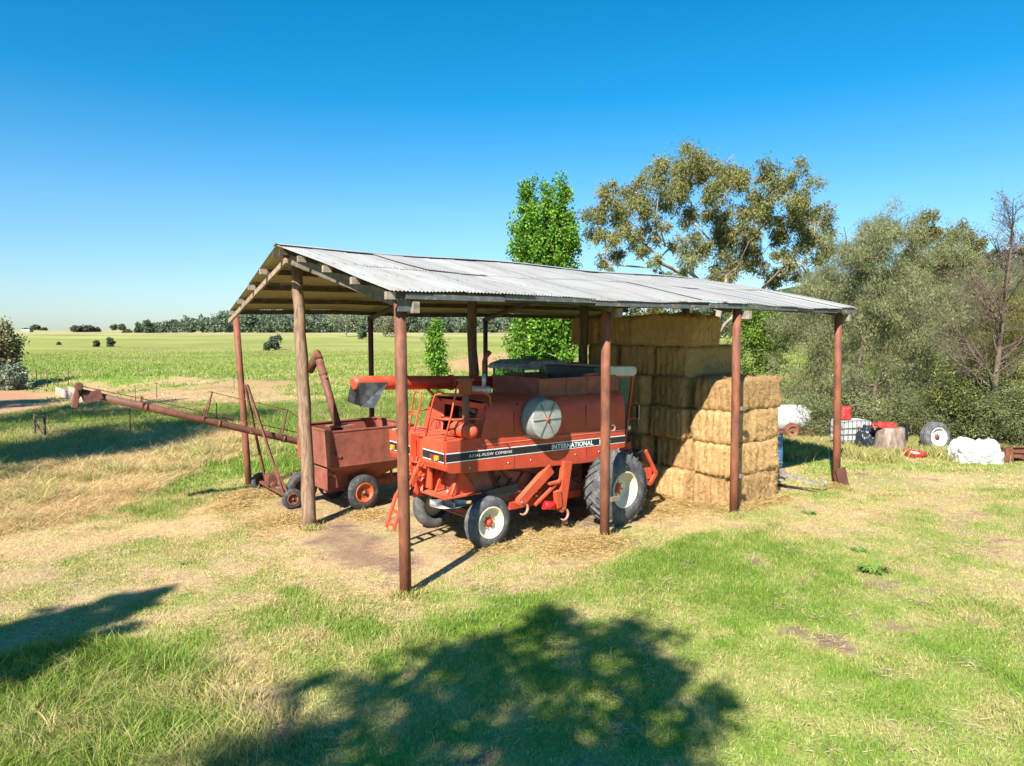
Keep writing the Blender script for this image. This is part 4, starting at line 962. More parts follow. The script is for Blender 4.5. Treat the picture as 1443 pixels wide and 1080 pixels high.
text('INTERNATIONAL', .16, 1.72, zt(1.72)-.155, -.032, whitedecal, 'lettering', cb, .022, .005, sx=1.05)
text('1440', .16, 3.27, zt(3.27)-.155, -.032, whitedecal, 'lettering', cb, .022, .005, sx=1.25)
text('AXIAL-FLOW COMBINE', .085, -.62, zt(-.5)-.128, -.032, whitedecal, 'lettering', cb, .022, .0, sx=1.1)
# lamps on the rear
for b in (.20, 2.02):
    mb = MB(); mb.box((-1.27,b,2.05),(-1.21,b+.13,2.14)); o = mb.build('tail_lamp', orange, cb, bevel=.012, label='amber lamp')
mb = MB(); mb.box((-1.27,.36,2.05),(-1.21,.48,2.15)); mb.build('tail_lamp', redlens, cb, bevel=.012, label='dark red lamp')
# dust screen drum
mb = MB(); dc = Vector((1.31,0,2.75))
mb.lathe([(0,.50),(.03,.505),(.035,.475)], dc, (0,-1,0), 48); mb.build('drum_flange', darkgrey, cb); mb = MB(); mb.lathe([(.03,.472),(.30,.45),(.325,.44)], dc, (0,-1,0), 48); mb.build('screen_drum', mat('drum_side', (.27,.27,.25), .6, var=.15), cb)
mb = MB(); mb.lathe([(.305,.446),(.335,.437),(.34,.42),(.345,.05),(.345,0)], dc, (0,-1,0), 48); scr = mb.build('screen_cover', drumg, cb, label='pale grey round screen cover with radial ribs')
mb = MB()
for k in range(3):
    a = math.radians(35+60*k+25)
    if k != 9:
        d = Vector((math.cos(a),0,math.sin(a))); mb.beam(dc+Vector((0,-.352,0))-d*.41, dc+Vector((0,-.352,0))+d*.41, .014, .012, up=(0,1,0))
mb.build('rib', darkgrey, scr); mb = MB(); mb.lathe([(.345,.055),(.372,.05),(.375,0)], dc, (0,-1,0), 16); mb.build('boss', redlit, scr)
# grain tank walls
mb = MB(); 
mb.box((1.62,.26,3.18),(4.2,.285,3.60)).box((1.62,2.03,3.18),(4.2,2.05,3.60)); mb.box((1.60,.26,3.18),(1.625,2.05,3.63)); mb.box((4.18,.26,3.18),(4.2,2.05,3.6))
for a in (2.45,3.15,3.85): mb.box((a,.245,3.18),(a+.03,.26,3.60))
mb.box((1.6,.25,3.595),(4.2,.30,3.615)); mb.box((1.585,.26,3.60),(1.635,2.05,3.635))
mb.build('grain_tank', redold, cb, bevel=.006)
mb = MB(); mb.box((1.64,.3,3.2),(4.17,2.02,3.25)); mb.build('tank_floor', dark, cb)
mb = MB(); mb.tube([(3.1,.32,3.64),(3.6,.32,3.66)], .045, 8); mb.build('tank_pipe', redold, cb)
# cab
mb = MB()
for (a, b, z0, a2, z1) in ((4.27,.32,1.75,4.27,3.56),(4.62,.32,1.85,4.90,3.56),(4.27,2.2,1.75,4.27,3.56),(4.62,2.2,1.85,4.90,3.56)):
    mb.beam((a,b,z0),(a2,b,z1),.05,.05,up=(0,1,0))
mb.beam((4.25,.32,3.55),(4.95,.32,3.55),.05,.05); mb.beam((4.25,.32,1.85),(4.64,.32,1.85),.05,.05); mb.beam((4.9,.32,3.55),(4.9,2.2,3.55),.05,.05); mb.box((4.26,.30,1.60),(4.85,2.25,1.82))
mb.beam((4.75,.28,2.85),(4.98,.20,2.85),.02,.02); mb.beam((4.75,.28,2.45),(4.98,.20,2.45),.02,.02)
mb.build('cab_frame', red, cb)
mb = MB(); mb.add([(4.27,.335,1.87),(4.64,.335,1.87),(4.89,.335,3.54),(4.27,.335,3.54)], [(0,1,2,3)]); mb.add([(4.65,.34,1.9),(4.65,2.2,1.9),(4.9,2.2,3.54),(4.9,.34,3.54)], [(0,1,2,3)])
mb.build('cab_glass', glassm, cb)
mb = MB(); mb.prism([(3.75,3.60),(4.9,3.56),(4.99,3.60),(5.0,3.74),(4.93,3.81),(3.85,3.84),(3.75,3.80)], .26, 2.3); mb.build('cab_roof', greyp, cb, bevel=.03)
MB().box((3.50,.34,3.25),(3.74,2.2,3.83)).build('cab_rear_shade_box', mat('dark_blue_grey', (.03,.045,.06), .5, var=.2), cb, bevel=.03)  # dark box added for the shaded rear face of the cab roof
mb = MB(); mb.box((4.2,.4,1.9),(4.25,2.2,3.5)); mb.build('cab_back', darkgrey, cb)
mb = MB(); mb.box((4.97,.17,2.42),(5.0,.23,2.80)); mb.beam((4.98,.2,2.38),(4.98,.2,2.88),.02,.02); mb.tube([(4.66,.2,2.22),(4.66,.28,2.22)], .06, 12); mb.build('mirror', silver, cb)
mb = MB(); mb.add([(4.967,.16,2.44),(4.967,.24,2.44),(4.967,.24,2.79),(4.967,.16,2.79)],[(0,1,2,3)]); mb.build('mirror_glass', blackp, cb)
# feeder house and front platform
mb = MB(); mb.prism([(4.2,1.62),(4.2,.75),(5.9,.55),(6.0,1.05)], .65, 1.75); mb.build('feeder_house', redold, cb, bevel=.02)
mb = MB(); mb.box((4.2,-.05,1.58),(5.05,.55,1.62)); mb.build('platform', dark, cb)
mb = MB(); mb.beam((5.0,-.05,1.62),(5.45,-.05,.95),.05,.10); mb.beam((5.45,-.05,.98),(5.2,-.05,.72),.05,.10); mb.beam((5.2,-.05,.72),(4.7,-.05,.95),.05,.1); mb.box((4.6,-.03,.85),(5.3,.0,1.15)); mb.build('ladder_bracket', redlit, cb)
# lower body, chassis, belly
mb = MB(); mb.prism([(-.75,1.8),(-.6,1.15),(.3,1.0),(.9,.78),(3.0,.70),(3.1,1.75)], .30, 2.0); mb.build('lower_body', redold, cb, bevel=.02)
mb = MB(); mb.box((.7,.24,.68),(2.95,.32,.86)); mb.box((1.55,.22,.7),(1.66,.26,1.3)); mb.box((1.30,.22,.7),(1.38,.26,1.2)); mb.build('chassis_rail', red, cb, bevel=.01)
mb = MB()
for k in range(9): a = .2+k*.33; mb.tube([(a,.27,1.05+.06*(k%3)),(a+.25,.27,1.5-.1*(k%2))], .022, 6)
mb.tube([(.1,.25,1.72),(.45,.25,1.05)], .025, 6); mb.tube([(.18,.25,1.72),(.53,.25,1.05)], .025, 6)
mb.tube([(2.2,.24,1.30),(2.2,.30,1.30)], .20, 22); mb.tube([(2.75,.24,1.35),(2.75,.30,1.35)], .15, 22)
mb.build('linkage', mat('dark_red_steel', (.13,.035,.022), .6, c2=(.05,.03,.025), s2=6), cb)
hose = mat('black_hose', (.02,.02,.02), .5, var=.1)
for k, P_ in enumerate((((.35,.26,1.7),(.7,.20,1.35),(1.1,.24,1.15),(1.6,.22,1.02)), ((.6,.26,1.62),(1.2,.22,1.5),(1.9,.26,1.2),(2.5,.22,1.1)), ((2.4,.2,1.6),(2.5,.16,1.2),(2.9,.2,1.0)))):
    MB().tube(P_, .018, 6).build('hose', hose, cb)
MB().tube([(2.2,.225,1.52),(2.75,.225,1.50)], .012, 5).tube([(2.2,.225,1.10),(2.75,.225,1.20)], .012, 5).build('drive_belt', hose, cb)
mb = MB(); mb.lathe([(-.03,.14),(.0,.14),(.01,.05),(.02,.0)], (2.38,.2,.88), (0,-1,0), 24); mb.build('pulley', red, cb)
mb = MB(); mb.add([(-.95,.15,1.22),(-.95,2.0,1.22),(.2,2.0,.98),(.2,.15,.98)], [(0,1,2,3)]); mb.add([(-.95,.15,1.20),(.9,.18,1.28),(.9,.2,1.08),(.2,.15,.96)],[(0,1,2,3)]); mb.build('rubber_apron', blackp, cb)
# two slung elevator arms with hooks
def arm(p, q, w0, y, nm='elevator_arm'):
    p = Vector((p[0],y,p[1])); q = Vector((q[0],y,q[1])); d = (q-p).normalized(); n = Vector((-d.z,0,d.x)); mb = MB()
    poly = [p+n*w0*.6, p-n*w0*.6, q-n*w0*.5, q+d*w0*.38-n*w0*.28, q+d*w0*.45, q+d*w0*.38+n*w0*.28, q+n*w0*.5]
    mb.prism([(v.x,v.z) for v in poly], y, y+.14); o = mb.build(nm, redlit, cb, bevel=.008)
    mb = MB(); mb.tube([(q.x,y-.02,q.z),(q.x,y,q.z)], .035, 12); mb.build('bolt', silver, o)
    mb = MB(); a = [(q.x+.09+.13*math.cos(t), y+.05, q.z-.17+.13*math.sin(t)) for t in np.linspace(1.6,-2.4,10)]; mb.tube(a, [.02,.03,.035,.035,.035,.03,.03,.025,.02,.01], 6); mb.build('hook', mat('pinkish_worn_steel', (.55,.25,.2), .5), o)
    return o
arm((1.72,1.55),(.80,.90),.20,-.06); arm((2.20,1.66),(2.02,.58),.22,-.10)
mb = MB(); mb.beam((1.25,.02,.75),(2.0,-.06,1.28),.07,.07); mb.beam((1.9,-.08,.62),(1.85,-.08,1.02),.12,.16); mb.box((1.62,-.1,1.18),(1.95,.05,1.24)); mb.build('brace', redlit, cb, bevel=.01)
mb = MB(); mb.tube([(1.5,.0,.72),(1.85,-.02,.66)], .10, 18); mb.build('cylinder', mat('glossy_red', (.55,.02,.02), .3), cb)
# handrails and ladders
def P3(px, py, b=None, a=None):
    T_ = CT; d = ray(px, py); u = Vector((math.cos(T_), math.sin(T_), 0)); n = Vector((-u.y, u.x, 0))
    if b is not None: t = (O0.dot(n)+b)/d.dot(n)
    else: t = (O0.dot(u)+a)/d.dot(u)
    w_ = Vector((0,0,CH))+d*t-O0; return Vector((w_.dot(u), w_.dot(n), w_.z))
mb = MB(); R_ = .020
A_ = P3(626,624,b=.06); A_.z = 2.45; B_ = P3(646,541,b=.06); C_ = P3(690,557,b=.06)
mb.tube([A_, P3(636,585,b=.06), P3(643,548,b=.06), P3(648,540,b=.06), P3(658,537,b=.10)], R_, 8)
L_ = P3(600,620,a=-1.12); L_.z = 2.45; Lt = P3(610,566,a=-1.12)
mb.tube([L_, Lt, P3(613,557,a=-1.1), P3(622,555,a=-1.0), P3(645,556,b=.06), P3(680,553,b=.06), P3(690,558,b=.06), P3(692,575,b=.06), P3(691,592,b=.06)], R_, 8)
mb.tube([P3(606,588,a=-1.12), P3(622,591,a=-1.12), P3(634,592,b=.06), P3(676,590,b=.06), P3(690,592,b=.06), P3(703,612,b=.02)+Vector((0,0,0)), P3(720,634,b=-.02)], R_, 8)
mb.build('handrail', redlit, cb)
mb = MB(); H1 = [P3(575,612,a=-.95), P3(579,590,a=-.95), P3(583,557,a=-.95), P3(586,551,a=-.95), P3(592,553,a=-.95), P3(594,560,a=-.95), P3(586,600,a=-.95), P3(581,618,a=-.95)]
mb.tube(H1, .018, 8); mb.tube([P3(575,584,a=-.95), P3(590,585,a=-.95)], .016, 6); mb.tube([P3(590,579,a=-.95), P3(603,577,a=-.6)], .016, 6); mb.tube([P3(575,580,a=-.95), P3(590,579,a=-.95)], .016, 6)
mb.build('ladder_rail', redlit, cb)
mb = MB()
for b in (.80, 1.12):
    mb.beam((-1.22,b+.1,1.98),(-1.62,b+.18,1.15),.03,.07,up=(0,1,0)); mb.beam((-1.60,b+.18,1.2),(-1.84,b+.22,.50),.045,.09,up=(0,1,0))
for k in range(6):
    t = k/5; mb.beam((-1.25-.56*t,.9+.1*t,1.9-1.30*t),(-1.25-.56*t,1.25+.1*t,1.9-1.30*t),.10,.02)
mb.beam((-1.05,.84,1.95),(-1.5,1.34,1.35),.02,.02); mb.beam((-1.05,1.34,1.95),(-1.5,.9,1.35),.02,.02)
mb.build('ladder', redlit, cb)
# straw chute braces under the deck
mb = MB()
for p, q in (((-.95,.15,1.28),(-.6,.3,1.8)),((-.95,.75,1.25),(-.7,.75,1.8)),((-1.15,.2,1.25),(-.95,1.0,1.25)),((-1.15,1.0,1.25),(-.9,1.3,1.8))): mb.beam(p, q, .05, .05)
mb.prism([(-1.0,1.24),(-.2,1.24),(-.6,1.75)], .28, .31); mb.prism([(-1.0,1.24),(-.5,1.24),(-.8,1.75)], .95, .98); mb.box((-1.15,.1,1.22),(-.2,1.3,1.245)); mb.prism([(-1.15,1.8),(-1.05,1.25),(-.95,1.25),(-.75,1.8)], 1.5, 1.53); mb.prism([(-1.0,1.85),(-1.3,1.1),(-1.0,1.1),(-.8,1.8)], 1.15, 1.18)
mb.build('chute_frame', redlit, cb)
# spreader disc with cone and paddles
sc = Vector((-.72,.62,.97)); mb = MB(); mb.lathe([(0,.40),(.012,.40),(.02,.17),(.10,.13),(.30,.03),(.33,0)], sc, (0,0,1), 32)
for k in range(6):
    a = k*math.pi/3+.3; p = sc+Vector((math.cos(a)*.14, math.sin(a)*.14, .055)); q = sc+Vector((math.cos(a)*.40, math.sin(a)*.40, .055)); mb.beam(p, q, .01, .10)
mb.build('spreader_disc', silver, cb)
mb = MB(); mb.tube([sc+Vector((-.2,0,-.12)), sc+Vector((-.2,0,0))], .01, 5); mb.tube([sc+Vector((.1,-.2,-.12)), sc+Vector((.1,-.2,0))], .01, 5); mb.tube([sc+Vector((0,0,0)), sc+Vector((.25,.1,-.10))], .05, 10); mb.build('spreader_drive', redlit, cb)
# wheels
wheel('wheel', cb, (0,0,.56), .56, .30, (0,-1,0), tyrel, cream, redlit, .34, label='near rear wheel with ribbed tyre and cream rim')
wheel('wheel', cb, (0,2.42,.56), .56, .30, (0,1,0), tyrel, cream, redlit, .34, label='far rear wheel with ribbed tyre')
wheel('wheel', cb, (3.62,-.62,.88), .88, .62, (0,-1,0), tyrel, cream, red, .43, lugs=22, dish=.42, label='big lugged drive wheel with cream rim')
wheel('wheel', cb, (3.62,2.95,.88), .88, .62, (0,1,0), tyrel, cream, red, .43, lugs=22, dish=.42, label='far big lugged drive wheel')
mb = MB(); mb.beam((0,.2,.62),(0,2.3,.62),.14,.16); mb.beam((0,.35,.62),(.0,.7,.9),.1,.1); mb.tube([(-.2,.3,.6),(-.2,2.1,.6)], .03, 8); mb.build('rear_axle', redold, cb, bevel=.01)
mb = MB(); mb.tube([(3.62,-.2,.88),(3.62,2.6,.88)], .14, 14); mb.box((3.4,.1,.7),(3.85,.4,1.6)); mb.build('drive_axle', redold, cb)
mb = MB(); mb.tube([(-.22,.2,.63),(-.22,.55,.66)], .045, 10); mb.build('steering_cylinder', redlit, cb)
# air pre-cleaner, tank cylinder, exhaust
pcn = P3(656,600,a=-.62); pcb = Vector((pcn.x, pcn.y, 2.62)); mb = MB()
mb.tube([pcb, pcb+Vector((0,0,.80))], .07, 14); mb.lathe([(.78,.07),(.80,.14),(1.06,.145),(1.07,.20),(1.10,.19),(1.15,.08),(1.16,0)], pcb, (0,0,1), 28); mb.build('air_stack', redold, cb)
tc_ = P3(656,611,a=-.62); mb = MB(); mb.lathe([(-.34,0),(-.335,.10),(-.30,.155),(-.05,.165),(.18,.165),(.27,.12),(.33,.045),(.335,0)], Vector((tc_.x-.02, tc_.y, 2.635)), (.22,-1,-.05), 24); mb.build('air_cleaner', redlit, cb)
mb = MB()
for d in (-.16, .04): mb.lathe([(d,.168),(d+.025,.168)], Vector((tc_.x-.02, tc_.y, 2.635)), (.22,-1,-.05), 24)
mb.build('strap', blackp, cb)
mx = P3(675,549,a=.05); mb = MB(); mb.lathe([(-.30,0),(-.30,.075),(.28,.085),(.30,.085),(.33,.03),(.33,0)], mx, (.15,-1,0), 20); e0 = P3(682,541,a=.05); mb.tube([e0+Vector((0,0,-.08)), e0+Vector((0,0,.22))], .045, 12); mb.build('muffler', mat('silver_grey_paint', (.42,.46,.5), .4, .4), cb)
mb = MB(); e1 = e0+Vector((0,0,.20)); mb.tube([e1, e1+Vector((.0,0,.28)), e1+Vector((.02,-.04,.38)), e1+Vector((.08,-.12,.50))], [.042,.042,.048,.05], 12); mb.build('exhaust_pipe', rust, cb)
# unloading auger
a0 = Vector((1.9,2.25,3.42)); mb = MB(); a1 = P3(503,540,b=2.25); a1 = Vector((a1.x, 2.25, a1.z))
d = (a1-a0).normalized(); mb.tube([a0, a1, a1+d*.10+Vector((0,0,-.02))], [.16,.16,.12], 24)
for t in (.36,): 
    p = a0.lerp(a1, t); mb.lathe([(-.03,.16),(-.03,.19),(.03,.19),(.03,.16)], p, d, 24)
mb.build('unloading_auger', red, cb)
mb = MB(); c1 = a0.lerp(a1, .985)
def Q(f, s_, z): return c1+d*f+Vector((0,s_,z))
top = [Q(-.62,-.165,.02),Q(-.62,.165,.02),Q(.12,.17,.02),Q(.12,-.17,.02)]; low = [Q(-.26,-.2,-.55),Q(-.26,.14,-.55),Q(.02,.14,-.50),Q(.02,-.1,-.52)]; fl = [Q(.22,-.18,-.42),Q(.22,.16,-.42)]
mb.add(top+low+fl, [(0,3,7,4),(1,5,6,2),(0,4,5,1),(3,8,7),(2,6,9)]); mb.build('rubber_spout', mat('grey_black_rubber', (.05,.055,.065), .6, c2=(.12,.13,.14), s2=4), cb)
mb = MB(); mb.beam((-.15,1.75,3.1),(-.25,2.2,3.38),.05,.05); mb.build('auger_rest', red, cb)
# ------------------------------------------------------------------ grain bin on wheels
B0 = G(515, 719); BT = math.radians(39.5)
bn = thing('grain_bin', 'faded red hopper grain bin on wheels parked between the log post and the harvester', 'grain bin', B0, BT)
def bloc(px, py, a=None, b=None):
    u = Vector((math.cos(BT), math.sin(BT), 0)); n = Vector((-u.y, u.x, 0)); d = ray(px, py)
    t = (B0.dot(n)+b)/d.dot(n) if b is not None else (B0.dot(u)+a)/d.dot(u)
    w_ = Vector((0,0,CH))+d*t-B0; return Vector((w_.dot(u), w_.dot(n), w_.z))
x0, x1, y0, y1 = -.95, 1.5, .02, 2.05; zt_, zm, zb_ = 2.16, 1.25, .62
mb = MB(); th = .02
bx0, bx1, by0, by1 = -.35, .55, .7, 1.35
top = [(x0,y0,zt_),(x1,y0,zt_),(x1,y1,zt_),(x0,y1,zt_)]; mid = [(x0,y0,zm),(x1,y0,zm),(x1,y1,zm),(x0,y1,zm)]; bot = [(bx0,by0,zb_),(bx1,by0,zb_),(bx1,by1,zb_),(bx0,by1,zb_)]
mb.add(top+mid, [(i,(i+1)%4,(i+1)%4+4,i+4) for i in range(4)]); hop = mb
mb.add(mid+bot, [(i,(i+1)%4,(i+1)%4+4,i+4) for i in range(4)]+[(4,5,6,7)])
o = mb.build('hopper', redold, bn, fix=False); sm_ = o.modifiers.new('thick', 'SOLIDIFY'); sm_.thickness = .02
mb = MB()
for (p, q) in (((x0,y0,zt_),(x1,y0,zt_)),((x1,y0,zt_),(x1,y1,zt_)),((x1,y1,zt_),(x0,y1,zt_)),((x0,y1,zt_),(x0,y0,zt_))): mb.beam(p, q, .06, .035)
for (x, y) in ((x0,y0),(x0,y1),(x1,y0),(x1,y1)): mb.box((x-.02,y-.02,zm), (x+.02,y+.02,zt_+.01))
mb.beam((x0-.005,y0-.012,1.84),(x1,y0-.012,1.84),.008,.012); mb.beam((x0-.012,y0,1.84),(x0-.012,y1,1.84),.008,.012)
mb.beam((x0-.01,y0-.01,zm),(x1,y0-.01,zm),.03,.03); mb.beam((x0-.01,y0,zm),(x0-.01,y1,zm),.03,.03)
mb.build('rim_frame', redold, bn)
mb = MB(); mb.tube([(x0+.10,y0-.03,1.75),(x0+.10,y0-.035,1.60),(x0+.16,y0-.035,1.50),(x0+.26,y0-.035,1.47),(x0+.28,y0-.035,1.53)], .014, 6); mb.build('latch_hook', rust, bn)
mb = MB(); mb.prism([(-.9,.95),(-.9,.62),(-.30,.62),(-.30,.95)], .35, .40)
mb.beam((-.95,.42,.60),(2.9,.95,.48),.10,.16); mb.beam((-.95,1.65,.60),(2.9,1.1,.48),.10,.16); mb.beam((0,.15,.46),(0,1.9,.46),.1,.1)
for y in (.40, 1.65): mb.box((-.42,y,.5),(-.36,y+.06,1.1)); mb.box((1.0,y,.5),(1.06,y+.06,1.2))
mb.box((-.98,.2,.62),(-.95,1.85,1.18))
mb.build('chassis', redold, bn, bevel=.008)
wheel('wheel', bn, (0,0,.46), .46, .22, (0,-1,0), blackrub, orim, redold, .25, dish=.3, label='near wheel with orange rim')
wheel('wheel', bn, (0,2.0,.46), .46, .22, (0,1,0), blackrub, orim, redold, .25, dish=.3)
wheel('wheel', bn, (-.95,1.95,.42), .42, .2, (0,1,0), blackrub, rust, rust, .22, dish=.3)
# folded auger standing out of the hopper
p0 = bloc(479, 612, a=-.45); p1 = bloc(448, 501, a=-.75); mb = MB()
mb.tube([p0+(p0-p1)*.2, p1], .105, 18); mb.lathe([(0,.125),(.06,.125)], p0.lerp(p1,.05), (p1-p0), 18); mb.lathe([(0,.115),(.04,.115)], p0.lerp(p1,.75), (p1-p0), 18)
mb.build('bin_auger', augr, bn)
p2 = bloc(436, 523, a=-.85); mb = MB(); mb.tube([p1+(p0-p1)*.05, p1+Vector((0,.02,.03)), p1.lerp(p2,.35)+Vector((0,.0,.02)), p2], [.12,.125,.12,.11], 14); mb.build('auger_spout', rust, bn)
mb = MB(); q0 = p0.lerp(p1,.72); off = Vector((0,.17,0)); mb.beam(p0+off+Vector((0,0,.1)), q0+off*.9, .05, .05); mb.tube([q0, q0+off], .03, 6); mb.tube([q0+Vector((0,-.1,0)), q0+Vector((0,-.18,.02))], .03, 6); mb.build('auger_strut', redold, bn)
mb = MB(); mb.tube([q0+off+Vector((-.1,.25,-.1)), (x0+.1, 1.0, zt_)], .007, 4); mb.build('wire', rust, bn)
mb = MB(); mb.box((p0.x-.32,p0.y-.28,zt_+.06),(p0.x+.30,p0.y+.2,zt_+.10)); mb.beam((p0.x-.35,p0.y-.25,zt_),(p0.x-.30,p0.y-.25,zt_+.1),.06,.06); mb.box((p0.x-.15,p0.y-.2,1.6),(p0.x+.15,p0.y+.15,1.95)); mb.build('auger_cradle', redold, bn)

# ------------------------------------------------------------------ long grain auger
C0 = Vector((-6.16, 20.3, 0)); AT_ = math.radians(216.8)
ag = thing('grain_auger', 'long rusty red grain auger on two small wheels reaching out over the grass', 'grain auger', C0, AT_)
def al(px, py, off=0):
    u = Vector((math.cos(AT_), math.sin(AT_), 0)); n = Vector((-u.y, u.x, 0)); d = ray(px, py); t = (C0.dot(n)+off)/d.dot(n)
    w_ = Vector((0,0,CH))+d*t-C0; return Vector((w_.dot(u), w_.dot(n), w_.z))
e0 = al(112, 553); e1 = al(418, 622); dd = (e1-e0).normalized(); e2 = e1+dd*3.9
mb = MB(); mb.tube([e0, e0.lerp(e1, .5)+Vector((0,0,.01)), e1, e2], .096, 18)
for t in (.0, .27, .60, .93, 1.02): 
    p = e0.lerp(e1, t); mb.lathe([(-.03,.098),(-.03,.112),(.03,.112),(.03,.098)], p, dd, 18)
mb.build('auger_tube', augr, ag)
mb = MB(); hd = e0; mb.box((-.02,-.14,-.38),(.10,.14,.22), Matrix.Translation(hd) @ Matrix.Rotation(-.25,4,'Y')); mb.box((-.42,-.01,-.30),(.0,.14,-.06), Matrix.Translation(hd) @ Matrix.Rotation(.29,4,'Y')); mb.beam(hd+Vector((.05,.16,-.1)), hd+Vector((.08,.16,.18)), .08, .05)
mb.tube([hd+Vector((.02,-.1,.15)), hd+Vector((.02,.22,.15))], .09, 12)
mb.build('auger_head', augr, ag, bevel=.006)
mb = MB()
for (pa, pb) in (((200,575),(200,561)),((285,592),(289,578))):
    a, b = al(*pa), al(*pb); mb.beam(a+Vector((0,.09,0)), b+Vector((0,.09,.04)), .03, .03); mb.beam(a+Vector((0,-.09,0)), b+Vector((0,-.09,.04)), .03, .03)
for (pa, pb) in (((290,585),(299,552)),((396,612),(405,577))):
    a, b = al(*pa), al(*pb); mb.beam(a+Vector((0,.10,0)), b, .03, .03); mb.beam(a+Vector((0,-.10,0)), b, .03, .03)
mb.build('truss_stand', augr, ag)
mb = MB(); mb.tube([al(108,543), al(200,562), al(352,595), al(443,615)], .013, 5); mb.tube([al(294,552), al(405,578), al(445,606)], .012, 5); mb.build('truss_cable', rust, ag)
# undercarriage: wheels, axle, A-frame
w1 = G(414, 718)-C0; w2 = G(366, 691)-C0
u = Vector((math.cos(AT_), math.sin(AT_), 0)); n = Vector((-u.y, u.x, 0))
W1 = Vector((w1.dot(u), w1.dot(n), .27)); W2 = Vector((w2.dot(u), w2.dot(n), .27)); axd = (W1-W2).normalized()
wheel('wheel', ag, W1, .27, .16, axd, blackrub, rust, rust, .15, dish=.3); wheel('wheel', ag, W2+Vector((0,0,0)), .27, .16, -axd, blackrub, rust, rust, .15, dish=.3)
mb = MB(); mb.beam(W1-axd*.1, W2+axd*.1, .08, .08); mb.build('axle', rust, ag)
top_ = al(347, 543); mb = MB()
for k, Wp in enumerate((W1-axd*.75, W2+axd*.65)):
    tp = top_+Vector((0, .10*(1 if Wp.y > top_.y else -1), 0)); mb.beam(Wp, tp, .055, .055)
mb.tube([top_+Vector((0,-.14,0)), top_+Vector((0,.14,0))], .03, 8)
jm = al(352, 603); mb.tube([jm+Vector((0,-.2,-.12)), jm+Vector((0,.2,-.12))], .03, 8); mb.beam(W1-axd*.75, e1+dd*1.6+Vector((0,0,-.1)), .04, .04); mb.beam(W2+axd*.65, e1+dd*1.6+Vector((0,0,-.1)), .04, .04); mb.beam(W1-axd*.3, (W1-axd*.75).lerp(top_,.30), .04, .04)
mb.build('lift_frame', augr, ag)
mb = MB(); wc = (W1+W2)/2+axd*(-.35); mb.box((wc.x-.14,wc.y-.16,.35),(wc.x+.14,wc.y+.14,.68)); mb.tube([wc+Vector((0,-.25,.1)), wc+Vector((0,.2,.1))], .08, 12); mb.build('winch', rust, ag, bevel=.02)
# ------------------------------------------------------------------ tractor hidden behind the harvester
TT = math.radians(37); T0 = Vector((.55, 21.6, 0))
tr = thing('cab_tractor', 'tractor with dusty blue-grey cab roof and green windows, mostly hidden behind the red harvester', 'tractor', T0, TT)
mb = MB(); mb.lathe([(0,0)], (0,0,0), (0,0,1), 3); mb = MB()
prf = [(-.98,3.60),(-1.0,3.66),(-.9,3.76),(-.5,3.86),(.5,3.86),(.9,3.76),(1.0,3.66),(.98,3.60)]
mb.prism(prf, -.85, .85); mb.build('cab_roof', dustyblue, tr, bevel=.05)
mb = MB(); mb.box((-.15,-.15,3.85),(.15,.15,3.97)); mb.build('roof_vent', darkgrey, tr, bevel=.02)
mb = MB()
for x in (-.85,.85):
    for y in (-.72,.72): mb.beam((x,y,1.7),(x*.97,y,3.62),.06,.06)
mb.box((-.9,-.78,1.3),(.9,.78,2.1)); mb.build('cab_frame', darkgrey, tr)
mb = MB(); mb.add([(-.84,-.75,2.1),(.84,-.75,2.1),(.84,-.75,3.6),(-.84,-.75,3.6)],[(0,1,2,3)]); mb.add([(-.84,.75,2.1),(.84,.75,2.1),(.84,.75,3.6),(-.84,.75,3.6)],[(0,1,2,3)]); mb.add([(-.87,-.7,2.1),(-.87,.7,2.1),(-.87,.7,3.6),(-.87,-.7,3.6)],[(0,1,2,3)]); mb.build('window', glassm, tr)
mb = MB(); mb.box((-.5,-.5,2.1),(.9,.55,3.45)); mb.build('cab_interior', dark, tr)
mb = MB(); mb.box((1.0,-.45,1.1),(3.0,.45,2.3)); mb.build('bonnet', redold, tr, bevel=.08)
mb = MB(); mb.tube([(1.1,-.95,3.62),(1.1,-.70,3.62)], .17, 20); mb.build('work_lamp', redold, tr)
wheel('wheel', tr, (-.2,-1.35,.9), .9, .55, (0,-1,0), tyrel, cream, redold, .43, lugs=20); wheel('wheel', tr, (-.2,1.35,.9), .9, .55, (0,1,0), tyrel, cream, redold, .43, lugs=20)
wheel('wheel', tr, (2.6,-1.1,.55), .55, .35, (0,-1,0), tyrel, cream, redold, .26); wheel('wheel', tr, (2.6,1.1,.55), .55, .35, (0,1,0), tyrel, cream, redold, .26)
mb = MB(); mb.box((-.6,-.35,.6),(3.1,.35,1.15)); mb.beam((-.2,-1.3,.9),(-.2,1.3,.9),.18,.18); mb.beam((2.6,-1.0,.55),(2.6,1.0,.55),.12,.12); mb.build('chassis', darkgrey, tr)

